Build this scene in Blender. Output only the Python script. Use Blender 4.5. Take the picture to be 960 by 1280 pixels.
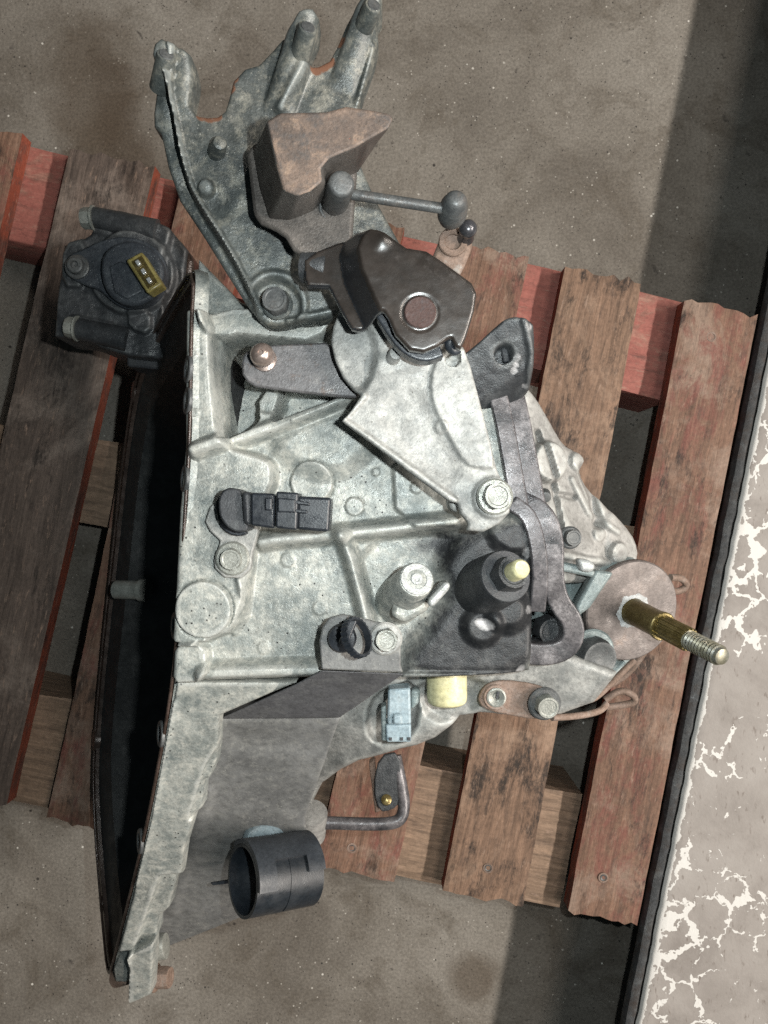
import bpy, bmesh, math, random
import numpy as np
from mathutils import Vector, Matrix, noise as mnoise

random.seed(7)
rad = math.radians
for _o in list(bpy.data.objects):
    bpy.data.objects.remove(_o, do_unlink=True)
scene = bpy.context.scene
COL = scene.collection

# ------------------------------------------------------------------ camera
H = 0.86            # lens height above the floor (m)
F = 962.0           # focal length in photo pixels (960 x 1280)
cam = bpy.data.cameras.new('camera')
cam.sensor_fit = 'VERTICAL'; cam.sensor_height = 34.6; cam.lens = 34.6 * F / 1280.0
cam.clip_start = 0.01; cam.clip_end = 100
cam_o = bpy.data.objects.new('camera', cam); cam_o.location = (0, 0, H); COL.objects.link(cam_o)
scene.camera = cam_o

# ------------------------------------------------------------------ world and lamps
w = bpy.data.worlds.new('World'); scene.world = w; w.use_nodes = True
wb = w.node_tree.nodes['Background']
wb.inputs['Color'].default_value = (0.60, 0.80, 0.88, 1); wb.inputs['Strength'].default_value = 0.052

def area_light(name, loc, target, sx, sy, power, col):
    L = bpy.data.lights.new(name, 'AREA'); L.shape = 'RECTANGLE'; L.size = sx; L.size_y = sy
    L.energy = power; L.color = col
    o = bpy.data.objects.new(name, L); o.location = loc
    o.rotation_euler = (Vector(target) - Vector(loc)).to_track_quat('-Z', 'Y').to_euler()
    COL.objects.link(o); return o
# the phone's own flash beside the lens, and the workshop tubes hanging off to the right
area_light('flash_lamp', (0.055, 0.018, 0.852), (0.055, 0.018, 0), 0.012, 0.012, 2.35, (0.92, 1.0, 1.0))
area_light('tube_lamp', (2.35, -0.30, 2.30), (0, 0, 0.1), 2.2, 0.07, 150, (1.0, 0.93, 0.85))
area_light('tube_lamp', (1.25, 0.30, 2.60), (0, 0, 0.1), 1.6, 0.07, 22, (1.0, 0.90, 0.80))

vs = scene.view_settings
vs.view_transform = 'Standard'; vs.look = 'None'; vs.exposure = 0.0; vs.gamma = 1.0; vs.use_curve_mapping = False
scene.cycles.use_denoising = False
scene.cycles.max_bounces = 6

# ------------------------------------------------------------------ layout helpers
# a picture position together with a height (a number, or a tilted plane z0 + a*x + b*y) is a place in the room
def P(px, py, pl):
    u = (px - 480.0) / F; v = (640.0 - py) / F
    if isinstance(pl, tuple):
        z0, a, b = pl; t = (H - z0) / (1 + a * u + b * v)
    else:
        t = H - pl
    return Vector((t * u, t * v, H - t))
def RR(r, z):
    return r / F * (H - z)
def plane_y(p1, p2):       # plane tilted along y through two (px, py, z)
    a = P(*p1); b = P(*p2); k = (b.z - a.z) / (b.y - a.y)
    return (a.z - k * a.y, 0.0, k)
def plane3(p1, p2, p3):
    A = [P(*p) for p in (p1, p2, p3)]
    n = (A[1] - A[0]).cross(A[2] - A[0])
    a = -n.x / n.z; b = -n.y / n.z
    return (A[0].z - a * A[0].x - b * A[0].y, a, b)
def zpl(pl, x, y):
    return pl[0] + pl[1] * x + pl[2] * y if isinstance(pl, tuple) else pl + 0 * x
def chaikin(pts, n=2, closed=True):
    pts = [tuple(p) for p in pts]
    for _ in range(n):
        out = []; m = len(pts)
        for i in range(m if closed else m - 1):
            a = pts[i]; b = pts[(i + 1) % m]
            out.append(tuple(.75 * p + .25 * q for p, q in zip(a, b)))
            out.append(tuple(.25 * p + .75 * q for p, q in zip(a, b)))
        if not closed:
            out = [pts[0]] + out + [pts[-1]]
        pts = out
    return pts

# ------------------------------------------------------------------ materials
def nt(mat):
    mat.use_nodes = True
    t = mat.node_tree
    return t, t.nodes, t.links, t.nodes['Principled BSDF']
def N(nodes, typ, **kw):
    n = nodes.new(typ)
    for k, v in kw.items():
        if k == 'inp':
            for a, b in v.items(): n.inputs[a].default_value = b
        else: setattr(n, k, v)
    return n
def ramp(nodes, stops):
    r = nodes.new('ShaderNodeValToRGB')
    el = r.color_ramp.elements
    while len(el) < len(stops): el.new(0.5)
    for e, (p, c) in zip(el, stops):
        e.position = p; e.color = (c[0], c[1], c[2], 1) if not isinstance(c, (int, float)) else (c, c, c, 1)
    return r
def mixc(nodes, links, fac, a, b):
    m = nodes.new('ShaderNodeMix'); m.data_type = 'RGBA'
    for sock, v in ((m.inputs[0], fac), (m.inputs[6], a), (m.inputs[7], b)):
        if isinstance(v, (int, float)): sock.default_value = v
        elif isinstance(v, tuple): sock.default_value = (v[0], v[1], v[2], 1)
        else: links.new(v, sock)
    return m.outputs[2]
def noise_n(nodes, links, vec, scale, detail=5, rough=.6, dist=0.0):
    n = N(nodes, 'ShaderNodeTexNoise', inp={'Scale': scale, 'Detail': detail, 'Roughness': rough, 'Distortion': dist})
    links.new(vec, n.inputs['Vector']); return n.outputs['Fac']

MATS = {}
def worn(name, cols, rough=.55, metal=.0, scale=45, speck=None, dark=None, bump=.25, bscale=900, spec=.5, light=None,
         attrs=False, coat=0.0, streak=None, polish=(.46, .465, .44), fine=.9):
    """mottled surface: cols = two or three base colours; dark/light = (colour, amount, scale) blotches"""
    m = bpy.data.materials.new(name); t, nd, lk, bs = nt(m)
    tc = N(nd, 'ShaderNodeTexCoord'); vec = tc.outputs['Object']
    if streak:
        mp = N(nd, 'ShaderNodeMapping'); mp.inputs['Scale'].default_value = streak; lk.new(vec, mp.inputs['Vector']); bvec = mp.outputs[0]
    else: bvec = vec
    n1 = noise_n(nd, lk, bvec, scale, 9, .76, .1)
    k = len(cols)
    st = [(.30 + .40 * i / max(1, k - 1), c) for i, c in enumerate(cols)]
    r = ramp(nd, st); lk.new(n1, r.inputs[0]); c = r.outputs[0]
    n7 = noise_n(nd, lk, vec, 13, 3, .5)
    r7 = ramp(nd, [(.3, .72), (.7, 1.25)]); lk.new(n7, r7.inputs[0])
    m7 = nd.new('ShaderNodeMix'); m7.data_type = 'RGBA'; m7.blend_type = 'MULTIPLY'; m7.inputs[0].default_value = 1.0
    lk.new(c, m7.inputs[6]); lk.new(r7.outputs[0], m7.inputs[7]); c = m7.outputs[2]
    n2 = noise_n(nd, lk, vec, scale * 9, 4, .7)
    r2 = ramp(nd, [(.25, .55), (.5, 1.0), (.78, 1.32)]); lk.new(n2, r2.inputs[0])
    mm = nd.new('ShaderNodeMix'); mm.data_type = 'RGBA'; mm.blend_type = 'MULTIPLY'; mm.inputs[0].default_value = fine
    lk.new(c, mm.inputs[6]); lk.new(r2.outputs[0], mm.inputs[7]); c = mm.outputs[2]
    rsock = None
    for spec_, lo in ((light, 0), (dark, 1)):
        if spec_:
            col, amt, sc = spec_
            n3 = noise_n(nd, lk, vec, sc, 8, .80, .12)
            r3 = ramp(nd, [(1 - amt - .08, 0.0), (1 - amt + .10, 1.0)]); lk.new(n3, r3.inputs[0])
            c = mixc(nd, lk, r3.outputs[0], c, col)
    if speck:
        col, amt, sc = speck
        v = N(nd, 'ShaderNodeTexVoronoi', inp={'Scale': sc, 'Randomness': 1.0}); lk.new(vec, v.inputs['Vector'])
        r4 = ramp(nd, [(amt * .6, 1.0), (amt, 0.0)]); lk.new(v.outputs['Distance'], r4.inputs[0])
        n5 = noise_n(nd, lk, vec, sc * .23, 2, .5)
        r5 = ramp(nd, [(.5, 0.0), (.56, 1.0)]); lk.new(n5, r5.inputs[0])
        mu = N(nd, 'ShaderNodeMath', operation='MULTIPLY'); lk.new(r4.outputs[0], mu.inputs[0]); lk.new(r5.outputs[0], mu.inputs[1])
        c = mixc(nd, lk, mu.outputs[0], c, col)
    n6 = noise_n(nd, lk, vec, scale * 2.3, 5, .6)
    mr = N(nd, 'ShaderNodeMapRange', inp={'From Min': .3, 'From Max': .7, 'To Min': max(.05, rough - .14), 'To Max': min(1, rough + .12)})
    lk.new(n6, mr.inputs[0]); rs = mr.outputs[0]
    if attrs:
        nz = noise_n(nd, lk, vec, 110, 7, .75, .4)
        for an, ac, ar in (('stain', (.018, .019, .021), .48), ('rust', (.13, .058, .032), .85), ('wear', (.42, .41, .41), .45), ('polish', polish, .40)):
            at = N(nd, 'ShaderNodeAttribute', attribute_name=an)
            ad = N(nd, 'ShaderNodeMath', operation='MULTIPLY_ADD'); lk.new(nz, ad.inputs[0]); ad.inputs[1].default_value = .9
            lk.new(at.outputs['Fac'], ad.inputs[2])
            ra = ramp(nd, [(.88, 0.0), (1.06, 1.0)]); lk.new(ad.outputs[0], ra.inputs[0])
            # the ramp clamps at 1: scale down first
            dv = N(nd, 'ShaderNodeMath', operation='MULTIPLY'); lk.new(ad.outputs[0], dv.inputs[0]); dv.inputs[1].default_value = .5
            ra.color_ramp.elements[0].position = {'polish': .36, 'stain': .36}.get(an, .43); ra.color_ramp.elements[1].position = {'polish': .58, 'stain': .66}.get(an, .57)
            lk.new(dv.outputs[0], ra.inputs[0])
            if an == 'stain':
                sr = ramp(nd, [(.3, (.006, .007, .008)), (.5, (.014, .015, .017)), (.64, (.040, .041, .042)), (.78, (.12, .12, .115))])
                lk.new(noise_n(nd, lk, vec, 60, 8, .75, .5), sr.inputs[0]); ac = sr.outputs[0]
            c = mixc(nd, lk, ra.outputs[0], c, ac)
            mrr = nd.new('ShaderNodeMix'); mrr.data_type = 'FLOAT'; lk.new(ra.outputs[0], mrr.inputs[0]); lk.new(rs, mrr.inputs[2]); mrr.inputs[3].default_value = ar
            rs = mrr.outputs[0]
    lk.new(c, bs.inputs['Base Color']); lk.new(rs, bs.inputs['Roughness'])
    bs.inputs['Metallic'].default_value = metal; bs.inputs['Specular IOR Level'].default_value = spec
    bs.inputs['Coat Weight'].default_value = coat; bs.inputs['Coat Roughness'].default_value = .25
    b1 = noise_n(nd, lk, vec, bscale, 3, .6); b2 = noise_n(nd, lk, vec, bscale * .17, 4, .6)
    ad = N(nd, 'ShaderNodeMath', operation='ADD'); lk.new(b1, ad.inputs[0]); lk.new(b2, ad.inputs[1])
    bp = N(nd, 'ShaderNodeBump', inp={'Strength': bump, 'Distance': .0006}); lk.new(ad.outputs[0], bp.inputs['Height'])
    lk.new(bp.outputs[0], bs.inputs['Normal'])
    MATS[name] = m; return m

worn('cast_light', [(.150, .168, .163), (.25, .264, .248), (.39, .387, .352)], .46, .15, 60, speck=((.02, .02, .02), .17, 230),
     dark=((.135, .155, .152), .41, 46), light=((.47, .465, .42), .44, 150), bump=.45, attrs=True)
worn('cast_bracket', [(.034, .040, .040), (.070, .078, .075), (.128, .133, .122)], .45, .15, 44, speck=((.4, .4, .36), .12, 420),
     dark=((.045, .055, .058), .38, 30), light=((.225, .218, .185), .43, 110), bump=.4, attrs=True, polish=(.24, .26, .255))
worn('cast_plate', [(.16, .165, .158), (.26, .26, .248), (.38, .375, .353)], .54, .12, 50, speck=((.10, .09, .08), .15, 300),
     dark=((.17, .175, .17), .42, 40), light=((.41, .405, .38), .43, 140), bump=.4, attrs=True)
worn('cast_cover', [(.18, .175, .165), (.27, .262, .248), (.36, .35, .33)], .6, .1, 34, speck=((.05, .05, .05), .13, 300),
     dark=((.22, .21, .2), .35, 26), bump=.5, attrs=True)
worn('cast_dark', [(.020, .022, .025), (.038, .041, .044), (.075, .078, .080)], .45, .15, 45, dark=((.02, .02, .022), .4, 30),
     light=((.15, .155, .15), .27, 80), bump=.6, attrs=True, polish=(.12, .125, .125))
worn('joint_metal', [(.045, .043, .046), (.09, .084, .088), (.16, .148, .152)], .40, .2, 60, light=((.25, .235, .24), .42, 70), dark=((.02, .021, .024), .43, 50), bump=.25)
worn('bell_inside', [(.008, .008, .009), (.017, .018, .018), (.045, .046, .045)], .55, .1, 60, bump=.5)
worn('rim_oily', [(.020, .014, .011), (.045, .030, .024), (.09, .065, .055)], .34, .2, 70, bump=.3)
worn('weight_rust', [(.055, .044, .039), (.120, .088, .071), (.21, .145, .11)], .72, .05, 60, dark=((.060, .058, .058), .43, 55),
     light=((.26, .18, .13), .40, 120), speck=((.22, .05, .03), .09, 330), bump=.55)
worn('weight_side', [(.05, .045, .042), (.10, .09, .082), (.17, .15, .135)], .55, .25, 60, bump=.5, streak=(1, 1, .15))
worn('plate_brown', [(.016, .013, .011), (.026, .021, .018), (.038, .031, .027)], .30, .1, 14, light=((.062, .054, .050), .36, 40), bump=.10, coat=.5)
worn('rivet_rust', [(.024, .014, .012), (.050, .026, .022), (.040, .033, .035)], .75, .0, 200, bump=.6)
worn('steel_grey', [(.045, .048, .050), (.078, .082, .083), (.135, .138, .135)], .5, .2, 90, bump=.3, dark=((.10, .085, .075), .38, 60))
worn('steel_pale', [(.16, .165, .15), (.25, .255, .23), (.36, .36, .33)], .42, .3, 90, bump=.3, dark=((.18, .17, .14), .33, 90))
worn('steel_rusty', [(.10, .065, .045), (.19, .13, .10), (.25, .19, .16)], .7, .1, 80, bump=.5, light=((.28, .27, .25), .36, 60))
worn('lever_steel', [(.075, .073, .075), (.12, .117, .12), (.19, .183, .178)], .5, .3, 50, bump=.3, dark=((.16, .10, .07), .36, 90))
worn('ball_steel', [(.20, .155, .135), (.27, .21, .185), (.36, .30, .27)], .28, .7, 60, bump=.1)
worn('ball_dark', [(.03, .03, .034), (.06, .06, .066), (.09, .085, .09)], .25, .5, 60, bump=.1)
worn('black_plastic', [(.012, .014, .018), (.018, .021, .026), (.032, .036, .042)], .38, .0, 60, bump=.15, light=((.07, .075, .08), .27, 70))
worn('black_gloss', [(.010, .011, .013), (.014, .015, .017), (.022, .023, .025)], .24, .0, 60, bump=.08, light=((.05, .05, .05), .25, 60), coat=.6)
worn('black_rubber', [(.018, .02, .023), (.032, .034, .038), (.06, .064, .066)], .55, .0, 90, bump=.4)
worn('ring_plastic', [(.010, .012, .016), (.014, .018, .023), (.026, .031, .037)], .40, .0, 50, bump=.12, light=((.05, .056, .062), .30, 80))
worn('band_plastic', [(.020, .023, .029), (.028, .033, .040), (.045, .051, .060)], .42, .0, 50, bump=.15, light=((.075, .082, .09), .30, 80))
worn('blue_plastic', [(.15, .20, .235), (.22, .28, .31), (.33, .38, .40)], .45, .0, 60, bump=.2, dark=((.10, .12, .13), .34, 60))
worn('sensor_blue', [(.016, .019, .024), (.028, .033, .040), (.062, .070, .078)], .5, .05, 60, bump=.5, speck=((.25, .27, .28), .16, 600))
worn('shield_grey', [(.110, .111, .111), (.145, .146, .144), (.19, .19, .183)], .6, .05, 20, dark=((.085, .085, .086), .36, 22),
     light=((.21, .208, .195), .42, 190), speck=((.5, .5, .46), .09, 420), bump=.4)
worn('shield_dark', [(.060, .060, .064), (.085, .085, .09), (.13, .13, .13)], .6, .05, 40, speck=((.35, .35, .32), .11, 380), bump=.35)
worn('yellow_plug', [(.40, .375, .20), (.50, .47, .28), (.56, .53, .36)], .45, .0, 40, bump=.1, dark=((.36, .28, .14), .24, 45))
worn('yellow_clip', [(.12, .095, .028), (.20, .165, .055), (.29, .25, .10)], .42, .0, 120, bump=.2)
worn('silver', [(.42, .43, .42), (.60, .61, .60), (.72, .72, .70)], .3, .6, 120, bump=.1)
worn('disc_metal', [(.085, .072, .067), (.13, .11, .102), (.18, .155, .142)], .5, .3, 40, bump=.25, dark=((.13, .08, .055), .36, 40), light=((.27, .25, .235), .32, 60))
worn('gold_steel', [(.075, .055, .018), (.14, .105, .038), (.24, .19, .085)], .33, .65, 90, bump=.25, dark=((.05, .035, .012), .36, 150))
worn('thread_steel', [(.15, .135, .09), (.22, .205, .15), (.27, .28, .28)], .35, .5, 120, bump=.0)
worn('grease_white', [(.16, .15, .14), (.32, .33, .33), (.52, .55, .56)], .5, .0, 220, bump=.7)
worn('alu_bright', [(.30, .31, .30), (.46, .47, .46), (.64, .65, .63)], .45, .25, 110, bump=.5, dark=((.30, .31, .30), .34, 80))
worn('teal_metal', [(.12, .15, .155), (.21, .25, .25), (.32, .35, .34)], .45, .2, 50, bump=.3, dark=((.07, .085, .09), .36, 40))

def wood(name, base, paint=None, paint_amt=.5, stain=(.02, .016, .014), stain_amt=.34, ang=0.0, pale=None):
    m = bpy.data.materials.new(name); t, nd, lk, bs = nt(m)
    tc = N(nd, 'ShaderNodeTexCoord')
    mp0 = N(nd, 'ShaderNodeMapping'); mp0.inputs['Rotation'].default_value = (0, 0, ang); lk.new(tc.outputs['Object'], mp0.inputs['Vector'])
    info = N(nd, 'ShaderNodeObjectInfo')
    va = N(nd, 'ShaderNodeVectorMath', operation='MULTIPLY_ADD')
    va.inputs[1].default_value = (1, 1, 1); lk.new(mp0.outputs[0], va.inputs[0])
    cb = N(nd, 'ShaderNodeCombineXYZ'); lk.new(info.outputs['Random'], cb.inputs[2]); lk.new(cb.outputs[0], va.inputs[2])
    vec = va.outputs[0]
    mp = N(nd, 'ShaderNodeMapping'); mp.inputs['Scale'].default_value = (26, 2.2, 26); lk.new(vec, mp.inputs['Vector'])
    g = noise_n(nd, lk, mp.outputs[0], 5, 8, .68, 1.2)
    r = ramp(nd, [(.28, tuple(x * .48 for x in base)), (.5, base), (.72, tuple(min(1, x * 1.55) for x in base))]); lk.new(g, r.inputs[0]); c = r.outputs[0]
    if pale:
        n0 = noise_n(nd, lk, vec, 11, 6, .7, .5); rr = ramp(nd, [(.50, 0.0), (.62, .8)]); lk.new(n0, rr.inputs[0]); c = mixc(nd, lk, rr.outputs[0], c, pale)
    if paint:
        mp2 = N(nd, 'ShaderNodeMapping'); mp2.inputs['Scale'].default_value = (2.4, 1, 2); lk.new(vec, mp2.inputs['Vector'])
        n1 = noise_n(nd, lk, mp2.outputs[0], 22, 9, .74, .5)
        rr = ramp(nd, [(1 - paint_amt - .09, 0.0), (1 - paint_amt + .05, 1.0)]); lk.new(n1, rr.inputs[0])
        pc = mixc(nd, lk, .25, paint, c)
        c = mixc(nd, lk, rr.outputs[0], c, pc)
    mp5 = N(nd, 'ShaderNodeMapping'); mp5.inputs['Scale'].default_value = (2.2, .8, 2.2); lk.new(vec, mp5.inputs['Vector'])
    n2 = noise_n(nd, lk, mp5.outputs[0], 19, 10, .80, .25)
    r2 = ramp(nd, [(1 - stain_amt - .06, 0.0), (1 - stain_amt + .05, .92)]); lk.new(n2, r2.inputs[0]); c = mixc(nd, lk, r2.outputs[0], c, stain)
    mp4 = N(nd, 'ShaderNodeMapping'); mp4.inputs['Scale'].default_value = (5, 1, 5); lk.new(vec, mp4.inputs['Vector'])
    n8 = noise_n(nd, lk, mp4.outputs[0], 26, 9, .76, .4); r8 = ramp(nd, [(.53, 0.0), (.68, .55)]); lk.new(n8, r8.inputs[0]); c = mixc(nd, lk, r8.outputs[0], c, (.045, .034, .030))
    n9 = noise_n(nd, lk, mp4.outputs[0], 60, 6, .7, .2); r9 = ramp(nd, [(.58, 0.0), (.70, .7)]); lk.new(n9, r9.inputs[0]); c = mixc(nd, lk, r9.outputs[0], c, (.30, .21, .16))
    n3 = noise_n(nd, lk, vec, 260, 4, .7); r3 = ramp(nd, [(.3, .62), (.7, 1.25)]); lk.new(n3, r3.inputs[0])
    mm = nd.new('ShaderNodeMix'); mm.data_type = 'RGBA'; mm.blend_type = 'MULTIPLY'; mm.inputs[0].default_value = .6
    lk.new(c, mm.inputs[6]); lk.new(r3.outputs[0], mm.inputs[7]); c = mm.outputs[2]
    lk.new(c, bs.inputs['Base Color']); bs.inputs['Roughness'].default_value = .72; bs.inputs['Specular IOR Level'].default_value = .3
    mp3 = N(nd, 'ShaderNodeMapping'); mp3.inputs['Scale'].default_value = (120, 6, 120); lk.new(vec, mp3.inputs['Vector'])
    b = noise_n(nd, lk, mp3.outputs[0], 4, 6, .65, .6)
    bp = N(nd, 'ShaderNodeBump', inp={'Strength': .5, 'Distance': .0016}); lk.new(b, bp.inputs['Height']); lk.new(bp.outputs[0], bs.inputs['Normal'])
    MATS[name] = m; return m
PANG = rad(12)
wood('wood_brown', (.158, .092, .063), paint=(.17, .060, .048), paint_amt=.42, stain_amt=.40, ang=PANG, pale=(.25, .18, .14))
wood('wood_burnt', (.18, .112, .076), stain_amt=.44, ang=PANG, pale=(.28, .19, .135))
wood('wood_greyed', (.10, .076, .063), stain_amt=.41, ang=PANG, pale=(.20, .16, .135))
wood('wood_pale', (.20, .138, .096), stain_amt=.36, ang=PANG + math.pi / 2)
wood('wood_red', (.24, .13, .10), paint=(.27, .085, .07), paint_amt=.58, stain_amt=.33, ang=PANG + math.pi / 2)
wood('edge_red', (.10, .045, .035), paint=(.25, .055, .028), paint_amt=.52, stain_amt=.36, ang=PANG)

def concrete():
    m = bpy.data.materials.new('concrete_floor'); t, nd, lk, bs = nt(m)
    tc = N(nd, 'ShaderNodeTexCoord'); vec = tc.outputs['Object']
    n1 = noise_n(nd, lk, vec, 4.5, 9, .66, .4)
    r = ramp(nd, [(.34, (.112, .099, .084)), (.5, (.172, .156, .135)), (.64, (.225, .208, .184))]); lk.new(n1, r.inputs[0]); c = r.outputs[0]
    n2 = noise_n(nd, lk, vec, 13, 8, .72, .7); r2 = ramp(nd, [(.50, 0.0), (.70, .85)]); lk.new(n2, r2.inputs[0]); c = mixc(nd, lk, r2.outputs[0], c, (.088, .074, .058))
    n3 = noise_n(nd, lk, vec, 38, 5, .6, .4); r3 = ramp(nd, [(.66, 0.0), (.72, .85)]); lk.new(n3, r3.inputs[0]); c = mixc(nd, lk, r3.outputs[0], c, (.060, .054, .048))
    for sc, am, colr in ((55, .085, (.60, .58, .53)), (150, .16, (.40, .38, .34)), (75, .10, (.03, .028, .026)), (230, .22, (.045, .04, .036)), (24, .05, (.025, .022, .02))):
        v = N(nd, 'ShaderNodeTexVoronoi', inp={'Scale': sc}); lk.new(vec, v.inputs['Vector'])
        ra = ramp(nd, [(am * .6, 1.0), (am, 0.0)]); lk.new(v.outputs['Distance'], ra.inputs[0])
        nn = noise_n(nd, lk, vec, sc * .31, 2, .5); rb = ramp(nd, [(.53, 0.0), (.58, .9)]); lk.new(nn, rb.inputs[0])
        mu = N(nd, 'ShaderNodeMath', operation='MULTIPLY'); lk.new(ra.outputs[0], mu.inputs[0]); lk.new(rb.outputs[0], mu.inputs[1])
        c = mixc(nd, lk, mu.outputs[0], c, colr)
    # upper-left spots paint the bracket's shadow into the colour; lower ones oil soak marks
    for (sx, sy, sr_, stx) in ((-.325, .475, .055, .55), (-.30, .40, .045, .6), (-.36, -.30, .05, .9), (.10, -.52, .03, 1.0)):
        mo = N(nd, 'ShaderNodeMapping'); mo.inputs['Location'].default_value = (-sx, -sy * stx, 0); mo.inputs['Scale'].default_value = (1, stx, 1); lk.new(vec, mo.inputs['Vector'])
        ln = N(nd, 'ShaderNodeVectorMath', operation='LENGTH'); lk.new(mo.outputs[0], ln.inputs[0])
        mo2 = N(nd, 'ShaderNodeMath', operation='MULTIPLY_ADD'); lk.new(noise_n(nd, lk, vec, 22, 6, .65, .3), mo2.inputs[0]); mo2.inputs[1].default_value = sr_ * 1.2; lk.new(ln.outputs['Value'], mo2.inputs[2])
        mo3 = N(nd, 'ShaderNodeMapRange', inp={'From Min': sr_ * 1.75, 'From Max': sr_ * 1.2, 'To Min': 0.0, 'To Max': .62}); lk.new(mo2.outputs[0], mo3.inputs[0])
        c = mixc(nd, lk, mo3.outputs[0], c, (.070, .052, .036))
    n4 = noise_n(nd, lk, vec, 320, 5, .75); r4 = ramp(nd, [(.30, .45), (.70, 1.5)]); lk.new(n4, r4.inputs[0])
    mm = nd.new('ShaderNodeMix'); mm.data_type = 'RGBA'; mm.blend_type = 'MULTIPLY'; mm.inputs[0].default_value = .65
    lk.new(c, mm.inputs[6]); lk.new(r4.outputs[0], mm.inputs[7])
    lk.new(mm.outputs[2], bs.inputs['Base Color']); bs.inputs['Roughness'].default_value = .8; bs.inputs['Specular IOR Level'].default_value = .25
    ad = N(nd, 'ShaderNodeMath', operation='ADD'); lk.new(n4, ad.inputs[0]); lk.new(noise_n(nd, lk, vec, 60, 4, .6), ad.inputs[1])
    bp = N(nd, 'ShaderNodeBump', inp={'Strength': .35, 'Distance': .0015}); lk.new(ad.outputs[0], bp.inputs['Height']); lk.new(bp.outputs[0], bs.inputs['Normal'])
    MATS['concrete_floor'] = m
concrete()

def splatter():
    """taupe painted concrete with flaked white paint; the attribute edge grows toward the chipped rim"""
    m = bpy.data.materials.new('flaked_paint'); t, nd, lk, bs = nt(m)
    tc = N(nd, 'ShaderNodeTexCoord'); vec = tc.outputs['Object']
    n1 = noise_n(nd, lk, vec, 14, 8, .68, .3)
    r = ramp(nd, [(.3, (.20, .18, .165)), (.5, (.275, .252, .234)), (.72, (.33, .308, .288))]); lk.new(n1, r.inputs[0]); c = r.outputs[0]
    mps = N(nd, 'ShaderNodeMapping'); mps.inputs['Scale'].default_value = (1.0, .35, 1); lk.new(vec, mps.inputs['Vector'])
    sc_ = noise_n(nd, lk, mps.outputs[0], 240, 4, .6, .2); rsx = ramp(nd, [(.60, 0.0), (.70, .7)]); lk.new(sc_, rsx.inputs[0]); c = mixc(nd, lk, rsx.outputs[0], c, (.14, .115, .10))
    # flakes: a broken network of thin cracks filled with white, plus a chipped band along the rim
    dn = N(nd, 'ShaderNodeTexNoise', inp={'Scale': 30.0, 'Detail': 4.0, 'Roughness': .6}); lk.new(vec, dn.inputs['Vector'])
    vm = N(nd, 'ShaderNodeVectorMath', operation='MULTIPLY_ADD'); lk.new(dn.outputs['Color'], vm.inputs[0]); vm.inputs[1].default_value = (.052, .052, 0); lk.new(vec, vm.inputs[2])
    vo = N(nd, 'ShaderNodeTexVoronoi', feature='DISTANCE_TO_EDGE', inp={'Scale': 30.0}); lk.new(vm.outputs[0], vo.inputs['Vector'])
    at = N(nd, 'ShaderNodeAttribute', attribute_name='edge')
    big = noise_n(nd, lk, vec, 9, 3, .6, .3); sm_ = noise_n(nd, lk, vec, 85, 4, .65, .3)
    w1 = N(nd, 'ShaderNodeMath', operation='MULTIPLY_ADD'); lk.new(big, w1.inputs[0]); w1.inputs[1].default_value = .75; w1.inputs[2].default_value = -.452
    w2_ = N(nd, 'ShaderNodeMath', operation='MULTIPLY_ADD'); lk.new(sm_, w2_.inputs[0]); w2_.inputs[1].default_value = .36; lk.new(w1.outputs[0], w2_.inputs[2])
    w3 = N(nd, 'ShaderNodeMath', operation='SUBTRACT'); lk.new(w2_.outputs[0], w3.inputs[0]); w3.inputs[1].default_value = .090
    w4 = N(nd, 'ShaderNodeMath', operation='SUBTRACT'); lk.new(w3.outputs[0], w4.inputs[0]); lk.new(vo.outputs['Distance'], w4.inputs[1])
    e1_ = N(nd, 'ShaderNodeMath', operation='MULTIPLY_ADD'); lk.new(at.outputs['Fac'], e1_.inputs[0]); e1_.inputs[1].default_value = .55; e1_.inputs[2].default_value = -.585
    e2_ = N(nd, 'ShaderNodeMath', operation='MULTIPLY_ADD'); lk.new(noise_n(nd, lk, vec, 38, 6, .7, .4), e2_.inputs[0]); e2_.inputs[1].default_value = .55; lk.new(e1_.outputs[0], e2_.inputs[2])
    sb = N(nd, 'ShaderNodeMath', operation='MAXIMUM'); lk.new(w4.outputs[0], sb.inputs[0]); lk.new(e2_.outputs[0], sb.inputs[1])
    mrg = N(nd, 'ShaderNodeMapRange', inp={'From Min': 0.0, 'From Max': .012, 'To Min': 0, 'To Max': 1}); lk.new(sb.outputs[0], mrg.inputs[0])
    c = mixc(nd, lk, mrg.outputs[0], c, (.60, .59, .565))
    lk.new(c, bs.inputs['Base Color']); bs.inputs['Roughness'].default_value = .7; bs.inputs['Specular IOR Level'].default_value = .3
    ad = N(nd, 'ShaderNodeMath', operation='MULTIPLY_ADD'); lk.new(mrg.outputs[0], ad.inputs[0]); ad.inputs[1].default_value = .5; lk.new(noise_n(nd, lk, vec, 300, 4, .6), ad.inputs[2])
    bp = N(nd, 'ShaderNodeBump', inp={'Strength': .4, 'Distance': .0008}); lk.new(ad.outputs[0], bp.inputs['Height']); lk.new(bp.outputs[0], bs.inputs['Normal'])
    MATS['flaked_paint'] = m
splatter()
worn('grimy_edge', [(.018, .020, .022), (.04, .043, .046), (.10, .105, .105)], .75, 0, 60, bump=.9, light=((.22, .25, .27), .33, 90), dark=((.03, .022, .018), .45, 50))

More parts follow.
